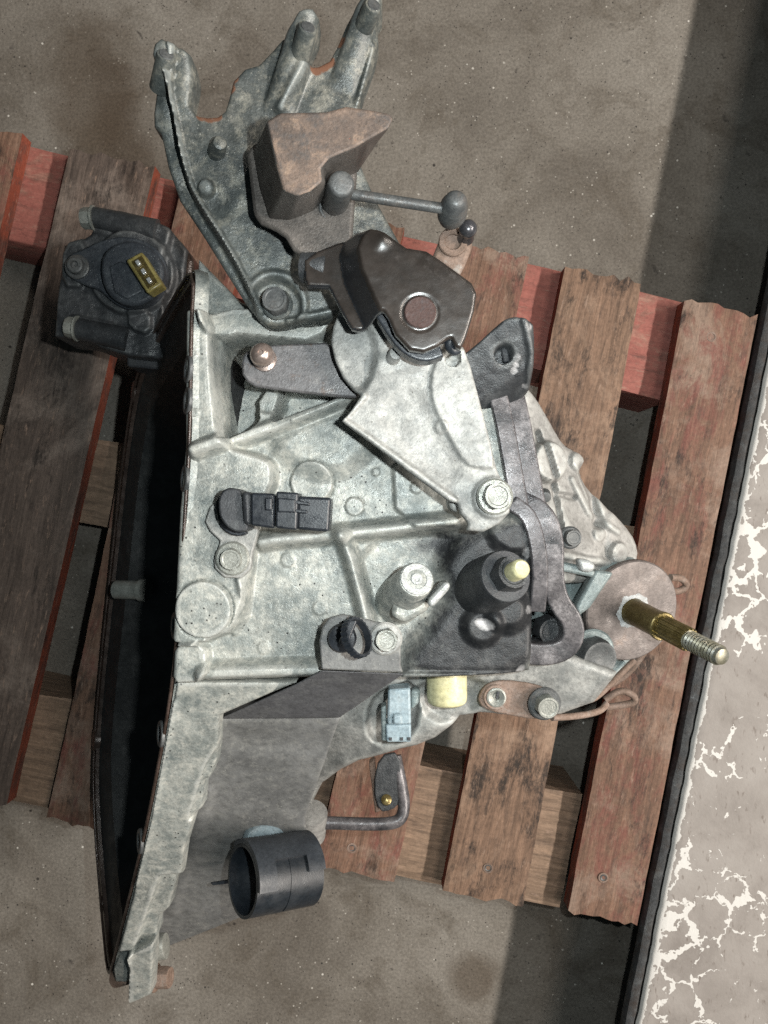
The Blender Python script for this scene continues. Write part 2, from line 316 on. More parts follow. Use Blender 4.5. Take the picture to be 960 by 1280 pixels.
# ------------------------------------------------------------------ mesh helpers
ORIG = {}          # origin of each top-level thing, shared by its parts
def root_of(p):
    while p.parent is not None: p = p.parent
    return p
def finish(o, parent):
    COL.objects.link(o)
    if parent is not None: o.parent = parent
    return o
def meshobj(name, verts, faces, mat, parent, smooth=True, ang=38, bevel=0.0, seg=2, orig=None):
    off = ORIG.get(root_of(parent).name, Vector((0, 0, 0))) if parent is not None else (orig or Vector((0, 0, 0)))
    me = bpy.data.meshes.new(name)
    me.from_pydata([tuple(Vector(v) - off) for v in verts], [], faces)
    me.update()
    bm = bmesh.new(); bm.from_mesh(me); bmesh.ops.recalc_face_normals(bm, faces=bm.faces); bm.to_mesh(me); bm.free()
    if smooth:
        me.shade_smooth(); me.set_sharp_from_angle(angle=rad(ang))
    me.materials.append(MATS[mat])
    o = bpy.data.objects.new(name, me)
    if parent is None: o.location = off
    finish(o, parent)
    if bevel:
        b = o.modifiers.new('bevel', 'BEVEL'); b.width = bevel; b.segments = seg; b.limit_method = 'ANGLE'; b.angle_limit = rad(32)
        b.harden_normals = False
        for p in me.polygons: p.use_smooth = True
        o.modifiers.new('wn', 'WEIGHTED_NORMAL').keep_sharp = True
    return o
def loft(name, loops, mat, parent, cap0=True, cap1=True, closed=True, **kw):
    n = len(loops[0]); V = []; Fc = []
    for L in loops: V += [Vector(v) for v in L]
    for k in range(len(loops) - 1):
        for i in range(n if closed else n - 1):
            j = (i + 1) % n
            Fc.append((k * n + i, k * n + j, (k + 1) * n + j, (k + 1) * n + i))
    if cap0: Fc.append(tuple(range(n)))
    if cap1: Fc.append(tuple(range((len(loops) - 1) * n, len(loops) * n)))
    return meshobj(name, V, Fc, mat, parent, **kw)
def prism(name, pts, pl, thick, mat, parent, bevel=.0012, smoothn=0, jit=0.0, **kw):
    if smoothn: pts = chaikin(pts, smoothn)
    top = [P(p[0], p[1], p[2] if len(p) > 2 else pl) for p in pts]
    if jit:
        top = [v + Vector((random.uniform(-jit, jit), random.uniform(-jit, jit), 0)) for v in top]
    return loft(name, [[v - Vector((0, 0, thick)) for v in top], top], mat, parent, bevel=bevel, **kw)
def frame(axis):
    a = Vector(axis).normalized()
    t = Vector((0, 0, 1)) if abs(a.z) < .9 else Vector((1, 0, 0))
    u = t.cross(a).normalized(); v = a.cross(u).normalized()
    return a, u, v
def lathe(name, p0, axis, prof, mat, parent, seg=40, cap0=True, cap1=True, **kw):
    a, u, v = frame(axis); p0 = Vector(p0); loops = []
    for t, r in prof:
        loops.append([p0 + a * t + (u * math.cos(2 * math.pi * i / seg) + v * math.sin(2 * math.pi * i / seg)) * r for i in range(seg)])
    return loft(name, loops, mat, parent, cap0, cap1, **kw)
def cyl(name, p0, p1, r0, r1, mat, parent, seg=40, cham=.0008, **kw):
    p0 = Vector(p0); p1 = Vector(p1); L = (p1 - p0).length; c = min(cham, L * .3, r1 * .4)
    return lathe(name, p0, p1 - p0, [(0, r0), (L - c, r1), (L - c * .3, r1 - c * .3), (L, r1 - c)], mat, parent, seg, **kw)
def ring(name, c, axis, R0, R1, h, mat, parent, seg=40, **kw):
    a, u, v = frame(axis); c = Vector(c); k = min(.0006, h * .3, (R1 - R0) * .3)
    prof = [(0, R0), (0, R1), (h - k, R1), (h, R1 - k), (h, R0 + k), (h - k, R0)]
    loops = [[c + a * t + (u * math.cos(2 * math.pi * i / seg) + v * math.sin(2 * math.pi * i / seg)) * r for i in range(seg)] for t, r in prof]
    loops.append(loops[0])
    n = seg; V = []; Fc = []
    for L in loops[:-1]: V += L
    for k2 in range(6):
        for i in range(n):
            j = (i + 1) % n; q = (k2 + 1) % 6
            Fc.append((k2 * n + i, k2 * n + j, q * n + j, q * n + i))
    return meshobj(name, V, Fc, mat, parent, **kw)
def bolt(p, axis, r, mat, parent, h=None, washer=1.35, wmat=None, name='bolt', wh=.0022, rot=0.2):
    """hexagon head with a chamfered top; its washer is a child when the bolt is a part, otherwise one mesh with it"""
    a, u, v = frame(axis); p = Vector(p); h = h or r * .75
    base = p + a * (wh if washer else 0)
    L = []; seg = 24
    def hexr(th):
        th = (th + rot) % (math.pi / 3) - math.pi / 6
        return r * math.cos(math.pi / 6) / math.cos(th)
    for t, mode in ((0, 0), (h * .80, 0), (h, 1), (h, 2), (h * .96, 3)):
        row = []
        for i in range(seg):
            th = 2 * math.pi * i / seg; q = hexr(th)
            q = {0: q, 1: min(q, r * .86), 2: r * .70, 3: r * .62}[mode]
            row.append(base + a * t + (u * math.cos(th) + v * math.sin(th)) * q)
        L.append(row)
    o = loft(name, L, mat, parent, ang=25)
    if washer:
        wpar = o if (parent.parent is None) else parent
        lathe('washer', p, a, [(0, r * washer), (wh * .6, r * washer), (wh, r * washer - wh * .5)], wmat or mat, wpar, 32, ang=30)
    return o
def tube(name, pts, r, mat, parent, seg=14, sub=2, r1=None):
    pts = [Vector(p) for p in chaikin([tuple(p) for p in pts], sub, False)]
    loops = []; n = len(pts); pu = None
    for i, p in enumerate(pts):
        t = (pts[min(i + 1, n - 1)] - pts[max(i - 1, 0)]).normalized()
        if pu is None: _, pu, _ = frame(t)
        pu = (pu - t * pu.dot(t)).normalized(); v = t.cross(pu)
        rr = r if r1 is None else r + (r1 - r) * i / (n - 1)
        loops.append([p + (pu * math.cos(2 * math.pi * k / seg) + v * math.sin(2 * math.pi * k / seg)) * rr for k in range(seg)])
    return loft(name, loops, mat, parent, ang=60)
def strip(name, pts, wid, hgt, mat, parent, sub=2, crown=.3, bevel=.0008):
    """bar following a line in space, wid across (in plan), hgt deep, with a slightly crowned top"""
    pts = [Vector(p) for p in chaikin([tuple(p) for p in pts], sub, False)] if sub else [Vector(p) for p in pts]
    n = len(pts); loops = []
    for i, p in enumerate(pts):
        t = pts[min(i + 1, n - 1)] - pts[max(i - 1, 0)]; s = Vector((t.y, -t.x, 0)).normalized()
        wd = wid[0] + (wid[1] - wid[0]) * i / (n - 1) if isinstance(wid, tuple) else wid
        c = wd * crown * .5
        up = Vector((0, 0, 1))
        loops.append([p - s * wd / 2 - up * hgt, p - s * wd / 2 - up * c * .6, p - s * wd * .36, p + s * wd * .36, p + s * wd / 2 - up * c * .6, p + s * wd / 2 - up * hgt])
    return loft(name, loops, mat, parent, ang=50, bevel=bevel)
def box(name, c, ux, uy, sx, sy, sz, mat, parent, bevel=.0012, up=None, **kw):
    """box centred on its top face point c; ux/uy give the plan direction of its length"""
    X = Vector((ux, uy, 0)).normalized() if not isinstance(ux, Vector) else ux.normalized()
    Z = Vector((0, 0, 1)) if up is None else Vector(up).normalized()
    X = (X - Z * X.dot(Z)).normalized(); Y = Z.cross(X); c = Vector(c)
    q = [(-1, -1), (1, -1), (1, 1), (-1, 1)]
    lo = [c + X * a * sx / 2 + Y * b * sy / 2 - Z * sz for a, b in q]; hi = [c + X * a * sx / 2 + Y * b * sy / 2 for a, b in q]
    return loft(name, [lo, hi], mat, parent, bevel=bevel, **kw)

# ---- reliefs: castings built as a fine surface over an outline, closed below
def seg_d(X, Y, ax, ay, bx, by):
    dx, dy = bx - ax, by - ay; L2 = dx * dx + dy * dy + 1e-18
    t = np.clip(((X - ax) * dx + (Y - ay) * dy) / L2, 0, 1)
    nx = ax + t * dx; ny = ay + t * dy
    return np.hypot(X - nx, Y - ny), nx, ny
def sdf(X, Y, poly):
    D = np.full(X.shape, 1e9); NX = np.zeros_like(X); NY = np.zeros_like(X); ins = np.zeros(X.shape, bool)
    m = len(poly)
    for i in range(m):
        (ax, ay), (bx, by) = poly[i], poly[(i + 1) % m]
        d, nx, ny = seg_d(X, Y, ax, ay, bx, by)
        k = d < D; D = np.where(k, d, D); NX = np.where(k, nx, NX); NY = np.where(k, ny, NY)
        if ay != by:
            c = ((ay > Y) != (by > Y)) & (X < (bx - ax) * (Y - ay) / (by - ay) + ax)
            ins ^= c
    return np.where(ins, -D, D), NX, NY
def sstep(t):
    t = np.clip(t, 0, 1); return t * t * (3 - 2 * t)
def w2(pts, pl): return [tuple(P(p[0], p[1], pl))[:2] for p in pts]
def vnoise(X, Y, s, seed=0):
    rng = np.random.RandomState(seed); T = rng.rand(64, 64)
    x = X * s + 1000; y = Y * s + 1000
    xi = np.floor(x).astype(int); yi = np.floor(y).astype(int); fx = sstep(x - xi); fy = sstep(y - yi)
    a = T[xi % 64, yi % 64]; b = T[(xi + 1) % 64, yi % 64]; c = T[xi % 64, (yi + 1) % 64]; d = T[(xi + 1) % 64, (yi + 1) % 64]
    return (a * (1 - fx) + b * fx) * (1 - fy) + (c * (1 - fx) + d * fx) * fy - .5
class Feat:
    """collects raised and sunk shapes of a casting"""
    K = .62
    def __init__(s, pl): s.pl = pl; s.ops = []
    def area(s, pts, h, soft=.004, pl=None, sm=1):
        soft *= s.K; s.ops.append(('area', w2(chaikin(pts, sm) if sm else pts, pl or s.pl), h, soft)); return s
    def rib(s, pts, wpx, h, soft=.004, pl=None):
        soft *= .72; p = pl or s.pl; z = p if not isinstance(p, tuple) else P(pts[0][0], pts[0][1], p).z
        s.ops.append(('rib', w2(pts, p), RR(wpx, z), h, soft)); return s
    def boss(s, px, py, rpx, h, soft=.002, dome=0):
        soft *= s.K; c = P(px, py, s.pl); s.ops.append(('boss', (c.x, c.y), RR(rpx, c.z), h, soft, dome)); return s
    def ringf(s, px, py, rpx, wpx, h, soft=.002):
        soft *= s.K; c = P(px, py, s.pl); s.ops.append(('ring', (c.x, c.y), RR(rpx, c.z), RR(wpx, c.z), h, soft)); return s
    def slope(s, pts, nx, ny, k, soft=.01):
        """plan half-plane start through pts[0], falling k per metre along (nx, ny)"""
        c = P(pts[0], pts[1], s.pl); s.ops.append(('slope', (c.x, c.y), nx, ny, k, soft)); return s
    def tubef(s, p0, p1, rpx, h):
        s.ops.append(('tube', w2([p0, p1], s.pl), RR(rpx, P(p0[0], p0[1], s.pl).z), h)); return s
    def __call__(s, X, Y):
        Z = zpl(s.pl, X, Y)
        for o in s.ops:
            if o[0] == 'area':
                d, _, _ = sdf(X, Y, o[1]); Z = Z + o[2] * sstep(.5 - d / o[3])
            elif o[0] == 'rib':
                d = np.full(X.shape, 1e9)
                for a, b in zip(o[1][:-1], o[1][1:]): d = np.minimum(d, seg_d(X, Y, *a, *b)[0])
                Z = Z + o[3] * sstep(.5 - (d - o[2] / 2) / o[4])
            elif o[0] == 'boss':
                d = np.hypot(X - o[1][0], Y - o[1][1]) - o[2]
                Z = Z + o[3] * sstep(.5 - d / o[4])
                if o[5]: Z = Z + o[5] * np.sqrt(np.clip(1 - ((d + o[2]) / o[2]) ** 2, 0, 1))
            elif o[0] == 'ring':
                d = np.abs(np.hypot(X - o[1][0], Y - o[1][1]) - o[2]) - o[3] / 2
                Z = Z + o[4] * sstep(.5 - d / o[5])
            elif o[0] == 'slope':
                t = (X - o[1][0]) * o[2] + (Y - o[1][1]) * o[3]
                Z = Z - o[4] * np.where(t < 0, 0, np.where(t < o[5], t * t / (2 * o[5]), t - o[5] / 2))
            elif o[0] == 'tube':
                d, qx, qy = seg_d(X, Y, *o[1][0], *o[1][1])
                (ax_, ay_), (bx_, by_) = o[1]; tt = np.hypot(qx - ax_, qy - ay_) / math.hypot(bx_ - ax_, by_ - ay_)
                Z = Z + (1 - tt * tt) * o[3] * np.sqrt(np.clip(1 - (d / o[2]) ** 2, 0, 1))
        return Z
def relief(name, outline, pl, feat, mat, parent, step=.0009, thick=.01, zbase=None, fillet=.002, sm=0, rough=.0004, attrs=None, seed=1, rs=130, side=None):
    if sm: outline = chaikin(outline, sm)
    poly = w2(outline, pl)
    xs = [p[0] for p in poly]; ys = [p[1] for p in poly]
    gx = np.arange(min(xs) - 2 * step, max(xs) + 3 * step, step); gy = np.arange(min(ys) - 2 * step, max(ys) + 3 * step, step)
    X, Y = np.meshgrid(gx, gy, indexing='ij')
    d, NX, NY = sdf(X, Y, poly)
    ins = d < 0
    keep = ins[:-1, :-1] | ins[1:, :-1] | ins[:-1, 1:] | ins[1:, 1:]
    X = np.where(ins, X, NX); Y = np.where(ins, Y, NY)
    Z = feat(X, Y)
    dd = np.clip(np.where(ins, -d, 0), 0, fillet)
    Z = Z - (fillet - np.sqrt(np.maximum(0, fillet ** 2 - (fillet - dd) ** 2)))
    Z = Z + rough * 2 * vnoise(X, Y, rs, seed) + rough * vnoise(X, Y, rs * 2.7, seed + 1)
    def blur(A, k):
        for ax in (0, 1):
            A = sum(np.roll(A, s, ax) for s in range(-k, k + 1)) / (2 * k + 1)
        return A
    kk = max(2, int(round(.0026 / step)))
    pol = np.clip((Z - blur(blur(Z, kk), kk)) / .0011, 0, 1)
    nx, ny = X.shape
    idx = np.arange(nx * ny).reshape(nx, ny)
    q = np.stack([idx[:-1, :-1], idx[1:, :-1], idx[1:, 1:], idx[:-1, 1:]], -1)[keep]
    used = np.unique(q); remap = -np.ones(nx * ny, int); remap[used] = np.arange(len(used)); q = remap[q]
    V = np.stack([X.ravel()[used], Y.ravel()[used], Z.ravel()[used]], 1); n = len(V)
    e = np.concatenate([q[:, [0, 1]], q[:, [1, 2]], q[:, [2, 3]], q[:, [3, 0]]])
    key = np.sort(e, 1); code = key[:, 0].astype(np.int64) * (n + 1) + key[:, 1]
    _, inv, cnt = np.unique(code, return_inverse=True, return_counts=True)
    be = e[cnt[inv] == 1]
    V2 = V.copy(); V2[:, 2] = (V[:, 2] - thick) if zbase is None else zbase
    if zbase is None:
        V = np.concatenate([V, V2]); q2 = (q + n)[:, ::-1]
        sk = np.stack([be[:, 1], be[:, 0], be[:, 0] + n, be[:, 1] + n], 1)
        Q = np.concatenate([q, q2, sk])
    else:
        bv = np.unique(be); rm = -np.ones(n, int); rm[bv] = np.arange(len(bv)) + n
        V = np.concatenate([V, V2[bv]])
        sk = np.stack([be[:, 1], be[:, 0], rm[be[:, 0]], rm[be[:, 1]]], 1); Q = np.concatenate([q, sk])
    off = ORIG.get(root_of(parent).name, Vector((0, 0, 0)))
    me = bpy.data.meshes.new(name)
    me.vertices.add(len(V)); me.vertices.foreach_set('co', (V - np.array(off)).astype(np.float32).ravel())
    me.loops.add(len(Q) * 4); me.loops.foreach_set('vertex_index', Q.astype(np.int32).ravel())
    me.polygons.add(len(Q)); me.polygons.foreach_set('loop_start', np.arange(0, len(Q) * 4, 4, dtype=np.int32))
    me.polygons.foreach_set('loop_total', np.full(len(Q), 4, np.int32))
    me.update(calc_edges=True); me.validate()
    me.shade_smooth(); me.set_sharp_from_angle(angle=rad(62))
    pv = pol.ravel()[used]; pa = np.zeros(len(V), np.float32); pa[:n] = pv * .46
    if attrs and 'stain' in attrs: pa *= 1 - np.clip(attrs['stain'](V[:, 0], V[:, 1]) * 1.2, 0, 1)
    a = me.attributes.new('polish', 'FLOAT', 'POINT'); a.data.foreach_set('value', pa)
    if attrs:
        for an, fn in attrs.items():
            a = me.attributes.new(an, 'FLOAT', 'POINT')
            vv = fn(V[:, 0], V[:, 1]); a.data.foreach_set('value', np.asarray(vv, np.float32))
    me.materials.append(MATS[mat])
    if side:
        me.materials.append(MATS[side])
        nz = np.zeros(len(me.polygons) * 3, np.float32); me.polygons.foreach_get('normal', nz); nz = nz[2::3]
        cz = np.zeros(len(me.polygons) * 3, np.float32); me.polygons.foreach_get('center', cz); cz = cz[2::3] + off.z; side_z = Z.max() - .0030
        me.polygons.foreach_set('material_index', ((nz < .86) & (cz < side_z)).astype(np.int32))
    o = bpy.data.objects.new(name, me); return finish(o, parent)
def in_poly(pts, pl, soft=.006, sm=1):
    poly = w2(chaikin(pts, sm) if sm else pts, pl)
    return lambda X, Y: sstep(.5 - sdf(X, Y, poly)[0] / soft)
def near(pts, pl, r):
    ps = [P(a, b, pl) for a, b in pts]
    def f(X, Y):
        v = np.zeros_like(X)
        for p in ps: v = np.maximum(v, sstep(1.2 - np.hypot(X - p.x, Y - p.y) / r))
        return v
    return f
def thing(name, label, cat, loc, group=None):
    o = bpy.data.objects.new(name, None); o.empty_display_size = .05; o.location = loc; COL.objects.link(o)
    o['label'] = label; o['category'] = cat
    if group: o['group'] = group
    ORIG[o.name] = Vector(loc); return o

# ------------------------------------------------------------------ the setting: floor
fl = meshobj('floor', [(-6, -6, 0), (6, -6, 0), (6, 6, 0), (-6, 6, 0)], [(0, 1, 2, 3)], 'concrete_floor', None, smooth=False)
fl['kind'] = 'structure'
fl['label'] = 'grey brown stained concrete workshop floor'

# ------------------------------------------------------------------ concrete plinth on the right
ZP = .112
pl_root = thing('concrete_plinth', 'taupe painted concrete plinth flaked with white paint along the right edge', 'plinth', P(960, 900, 0.0))
e0 = P(1010, 205, ZP); e1 = P(792, 1305, ZP)
dirp = (e1 - e0).normalized(); sidep = Vector((-dirp.y, dirp.x, 0)); 
if sidep.x < 0: sidep = -sidep
def plinth():
    A = e0 - dirp * .5; L = (e1 - e0).length + 1.0
    n = 340; V = []; Fc = []; E = []
    prof = [(.0, -.004), (.0018, -.001), (.004, 0), (.010, 0), (.016, 0), (.024, 0), (.035, 0), (.06, 0), (.10, 0), (.16, 0), (.30, 0), (1.2, 0)]
    k = len(prof) + 1
    for i in range(n):
        s = L * i / (n - 1); p = A + dirp * s
        wv = .0014 * mnoise.noise(Vector((s * 22, 3.1, 0))) + .0010 * mnoise.noise(Vector((s * 75, 8.1, 0)))
        V.append(p + sidep * (.040 + wv) - Vector((0, 0, ZP))); E.append(0)
        for x, dz in prof:
            V.append(p + sidep * (x + wv * max(0, 1 - x / .03)) + Vector((0, 0, dz)))
            E.append(math.exp(-(x / .009)) * .9)
    for i in range(n - 1):
        for j in range(k - 1):
            Fc.append((i * k + j, i * k + j + 1, (i + 1) * k + j + 1, (i + 1) * k + j))
    o = meshobj('slab', V, Fc, 'flaked_paint', pl_root)
    a = o.data.attributes.new('edge', 'FLOAT', 'POINT'); a.data.foreach_set('value', np.array(E, np.float32))
    # grimy kerb rail along the rim
    V = []; Fc = []
    pr = [(.032, -ZP), (-.0105, -.016), (-.0115, -.010), (-.0095, -.005), (-.006, -.0035), (-.003, -.0035), (-.0006, -.006), (.034, -ZP)]
    k = len(pr)
    for i in range(n):
        s = L * i / (n - 1); p = A + dirp * s
        wv = .0010 * mnoise.noise(Vector((s * 30, 1.1, 5))); wz = .0012 * mnoise.noise(Vector((s * 60, 7.1, 2)))
        wb = .0014 * mnoise.noise(Vector((s * 22, 3.1, 0))) + .0010 * mnoise.noise(Vector((s * 75, 8.1, 0)))
        for j, (x, dz) in enumerate(pr):
            V.append(p + sidep * (x + (wv if j < 5 else wb)) + Vector((0, 0, dz + (wz if 0 < j < 7 else 0))))
    for i in range(n - 1):
        for j in range(k - 1): Fc.append((i * k + j, i * k + j + 1, (i + 1) * k + j + 1, (i + 1) * k + j))
    e = meshobj('edge_rail', V, Fc, 'grimy_edge', pl_root); e['label'] = 'dark grimy rounded edge of the plinth'
plinth()

# ------------------------------------------------------------------ pallet
ZT = .108; TH = .019
pal = thing('wooden_pallet', 'old wooden pallet with red painted edges under the gearbox', 'pallet', (0, 0, 0))
def plank(q, mat, z=ZT, th=TH, seed=0, name='plank', nseg=40, chip=.0014, red=None):
    """board from its four picture corners (top-left, top-right, bottom-right, bottom-left), with worn uneven edges"""
    c = [P(x, y, z) for x, y in q]; V = []; Fc = []
    rnd = lambda s, k: mnoise.noise(Vector((s * 9.0, k * 3.7, seed * 5.3)))
    rows = nseg; cols = 11
    for lay in (0, 1):
        for i in range(rows + 1):
            t = i / rows; a = c[0].lerp(c[3], t); b = c[1].lerp(c[2], t)
            for j in range(cols + 1):
                s = j / cols; p = a.lerp(b, s)
                if j in (0, cols): p = p + (b - a).normalized() * (rnd(t * .35, j) * chip + rnd(t * 14, j + 9) * chip * .5)
                if i in (0, rows): p = p + (c[3] - c[0]).normalized() * (rnd(s * 1.7, i + 20) * .005 + rnd(s * 3.1, i + 31) * .0025)
                dz = rnd(t * 2, s * 2 + 40) * .0012 - (.0010 if j in (0, cols) or i in (0, rows) else 0)
                V.append(p + Vector((0, 0, dz if lay else dz - th)))
    n = (rows + 1) * (cols + 1); ix = lambda l, i, j: l * n + i * (cols + 1) + j
    for i in range(rows):
        for j in range(cols):
            Fc.append((ix(1, i, j), ix(1, i, j + 1), ix(1, i + 1, j + 1), ix(1, i + 1, j)))
            Fc.append((ix(0, i, j), ix(0, i + 1, j), ix(0, i + 1, j + 1), ix(0, i, j + 1)))
        for j in (0, cols): Fc.append((ix(0, i, j), ix(0, i + 1, j), ix(1, i + 1, j), ix(1, i, j)))
    for j in range(cols):
        for i in (0, rows): Fc.append((ix(0, i, j), ix(0, i, j + 1), ix(1, i, j + 1), ix(1, i, j)))
    o = meshobj(name, V, Fc, mat, pal, ang=50)
    if red:
        o.data.materials.append(MATS['edge_red'])
        for p in o.data.polygons:
            if abs(p.normal.z) < .6: p.material_index = 1
    return o
b1 = plank([(857, 373), (947, 394), (797, 1157), (711, 1138)], 'wood_brown', seed=1, red=True)
b2 = plank([(707, 334), (802, 354), (654, 1132), (553, 1113)], 'wood_burnt', seed=2, red=True)
b3 = plank([(580, 305), (662, 321), (494, 1103), (393, 1083)], 'wood_brown', seed=3, red=True)
b4 = plank([(405, 262), (505, 284), (318, 1070), (225, 1050)], 'wood_brown', seed=4, red=True)
b5 = plank([(228, 225), (320, 246), (130, 1037), (58, 1022)], 'wood_brown', seed=5, red=True)
b6 = plank([(87, 184), (192, 208), (6, 1010), (-100, 985)], 'wood_greyed', seed=6, red=True)
b7 = plank([(-70, 150), (27, 168), (-160, 975), (-255, 950)], 'wood_brown', seed=7, red=True)
def nail(px, py, par):
    c = P(px, py, ZT); lathe('nail', c - Vector((0, 0, .004)), (0, 0, 1), [(0, .0034), (.0040, .0034), (.0044, .0028), (.0036, .0012)], 'steel_grey', par, 18)
    ring('nail_dent', c, (0, 0, 1), .0034, .0050, .0006, 'steel_rusty', par, 20)
nail(889, 421, b1); nail(754, 1097, b1); nail(610, 1085, b2); nail(440, 1060, b3)
# cross bearers under the boards, the top one painted red
def bearer(q, mat, z=ZT - TH - .002, th=None):
    return plank(q, mat, z, (z - .002) if th is None else th, seed=random.randint(10, 90), name='bearer', nseg=40, chip=.0015)
bearer([(-120, 145), (862, 378), (834, 500), (-150, 262)], 'wood_red')
bearer([(-160, 505), (800, 660), (775, 760), (-190, 605)], 'wood_pale')
bearer([(-200, 820), (728, 995), (700, 1133), (-230, 955)], 'wood_pale')
# ------------------------------------------------------------------ gearbox
G0 = Vector((-.02, -.03, .110))
gb = thing('gearbox', 'oily grey cast aluminium car gearbox lying on the pallet with its bell mouth left', 'gearbox', G0)
UP = (0, 0, 1)

# --- bell housing: the open mouth on the left ---------------------------------------------------------
rim = [(246, 330, .42), (242, 400, .42), (241, 480, .42), (240, 560, .42), (234, 640, .42), (229, 740, .415), (220, 850, .405),
       (205, 935, .385), (187, 1030, .355), (165, 1120, .32), (147, 1190, .285), (138, 1228, .25),
       (134, 1200, .215), (127, 1125, .17), (120, 1040, .145), (117, 970, .132), (121, 900, .126), (130, 800, .126), (141, 700, .13), (151, 610, .14),
       (162, 520, .165), (176, 450, .205), (205, 395, .29), (232, 350, .37)]
rim = chaikin(rim, 2)
RO = [P(*p) for p in rim]
cen = sum(RO, Vector()) / len(RO)
nrm = Vector((0, 0, 0))
for i in range(len(RO)): nrm += (RO[i] - cen).cross(RO[(i + 1) % len(RO)] - cen)
nrm.normalize()
if nrm.x > 0: nrm = -nrm
def inset(k, d): return [v + (cen - v).normalized() * k + nrm * d for v in RO]
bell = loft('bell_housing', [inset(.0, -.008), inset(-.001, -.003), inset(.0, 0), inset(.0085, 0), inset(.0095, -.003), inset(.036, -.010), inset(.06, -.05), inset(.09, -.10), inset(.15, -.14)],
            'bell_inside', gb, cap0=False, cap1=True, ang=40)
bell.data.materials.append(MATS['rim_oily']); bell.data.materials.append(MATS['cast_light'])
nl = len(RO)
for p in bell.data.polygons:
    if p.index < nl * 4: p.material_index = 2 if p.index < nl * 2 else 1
# bolt holes seen as slots along the flange face
for py in (455, 490, 590, 770, 935, 1075):
    i = min(range(len(rim)), key=lambda k: abs(rim[k][1] - py) + (0 if rim[k][2] > .24 else 999))
    v = RO[i] + (cen - RO[i]).normalized() * .0065 + nrm * .0006
    ring('bolt_hole', v, nrm, .0048, .0082, .0022, 'steel_grey', bell, 28)
    lathe('hole_bore', v, nrm, [(-.001, .0047), (.0004, .0047)], 'black_rubber', bell, 20)
# lip line along the far and near rim
tube('rim_lip', [v + nrm * .0012 for v in inset(.0008, 0)][::3] + [RO[0] + nrm * .0012], .0011, 'rim_oily', bell, 8, 1)
# ears round the far side of the flange
for (x, y, z, r) in ((119, 1000, .136, .010), (122, 1062, .15, .010), (118, 925, .128, .011), (146, 655, .133, .010), (167, 490, .18, .011), (127, 1130, .172, .008)):
    c = P(x, y, z); cyl('flange_ear', c - nrm * .014, c + nrm * .001, r, r * .92, 'rim_oily', bell, 24)
# dowel sleeve on the inner wall
a = P(146, 737, .165); b = P(183, 738, .175)
lathe('dowel_sleeve', a, b - a, [(0, .0085), ((b - a).length * .8, .0085), ((b - a).length * .82, .010), ((b - a).length, .010)], 'steel_pale', bell, 28)

# --- main case ------------------------------------------------------------------------------------
ZC = .402
fe = Feat(ZC)
fe.area([(150, 395), (250, 392), (270, 398), (272, 470), (281, 558), (338, 574), (346, 584), (345, 612), (322, 640), (318, 700), (312, 745), (298, 785), (268, 796), (262, 800), (215, 800), (150, 700)], .017, .007)
fe.area([(255, 392), (405, 386), (425, 398), (398, 432), (335, 434), (292, 426), (262, 424)], .011, .005)
fe.area([(280, 430), (300, 424), (400, 434), (440, 470), (440, 484), (330, 484), (319, 500), (322, 522), (314, 536), (284, 550), (278, 480)], -.028, .006, sm=0)
fe.area([(352, 486), (440, 486), (432, 495), (346, 527), (340, 523)], -.030, .005, sm=0)
fe.boss(334, 500, 16, -.004, .004)
fe.rib([(255, 566), (345, 534), (452, 490)], 17, .011, .008)
fe.area([(345, 540), (450, 498), (470, 560), (420, 600), (350, 575)], .006, .022)
fe.boss(390, 603, 27, .0026, .0016); fe.ringf(390, 603, 27, 3, -.0012, .001)
fe.boss(443, 633, 12, .0016, .0012); fe.ringf(443, 633, 12, 2, -.0008, .0008)
fe.area([(490, 560), (560, 600), (590, 655), (495, 660)], .004, .004)
fe.rib([(330, 677), (345, 674), (430, 667), (595, 648)], 17, .013, .009)
fe.rib([(428, 667), (440, 700), (452, 745), (462, 790)], 16, .012, .010)
fe.rib([(262, 838), (320, 836), (402, 834)], 18, .010, .009)
fe.boss(263, 757, 34, .0032, .0020); fe.ringf(263, 757, 35.5, 2.5, -.0012, .001); fe.rib([(306, 722), (312, 745), (308, 770), (294, 790)], 7, .003, .004)
fe.area([(222, 800), (262, 796), (266, 848), (215, 850)], .012, .003)
fe.area([(440, 676), (575, 662), (560, 700), (520, 760), (470, 780)], -.004, .010)
fe.area([(548, 700), (600, 652), (668, 636), (680, 740), (676, 846), (500, 850), (508, 815), (545, 768), (560, 740)], .007, .030)
fe.rib([(505, 842), (560, 842), (652, 842)], 7, .004, .005)
for _x, _y, _r, _h in ((300, 470, 6, .001), (520, 610, 7, .0012), (470, 590, 5, .001), (360, 700, 9, .0008), (400, 760, 9, .0008), (330, 810, 8, .0008), (250, 450, 6, .001), (252, 520, 6, .001)): fe.boss(_x, _y, _r, _h, .001)
fe.boss(600, 780, 22, .006, .012); fe.boss(632, 760, 24, .008, .016)
fe.area([(600, 650), (680, 630), (672, 690), (620, 690)], .005, .012)
stain_main = in_poly([(520, 672), (580, 656), (600, 652), (660, 630), (700, 640), (690, 860), (500, 855), (500, 800), (530, 775), (556, 745), (545, 700), (515, 690)], ZC, .030)
def stain_case(X, Y):
    return np.clip(stain_main(X, Y) * 1.0 + .30 * vnoise(X, Y, 90, 5), 0, 1)
wear_patch = in_poly([(586, 770), (600, 766), (618, 774), (616, 784), (604, 788), (592, 784)], ZC, .006)
wear_case = lambda X, Y: np.maximum(.60 * wear_patch(X, Y), .55 * near([(655, 690), (656, 760), (650, 834)], ZC, .006)(X, Y))
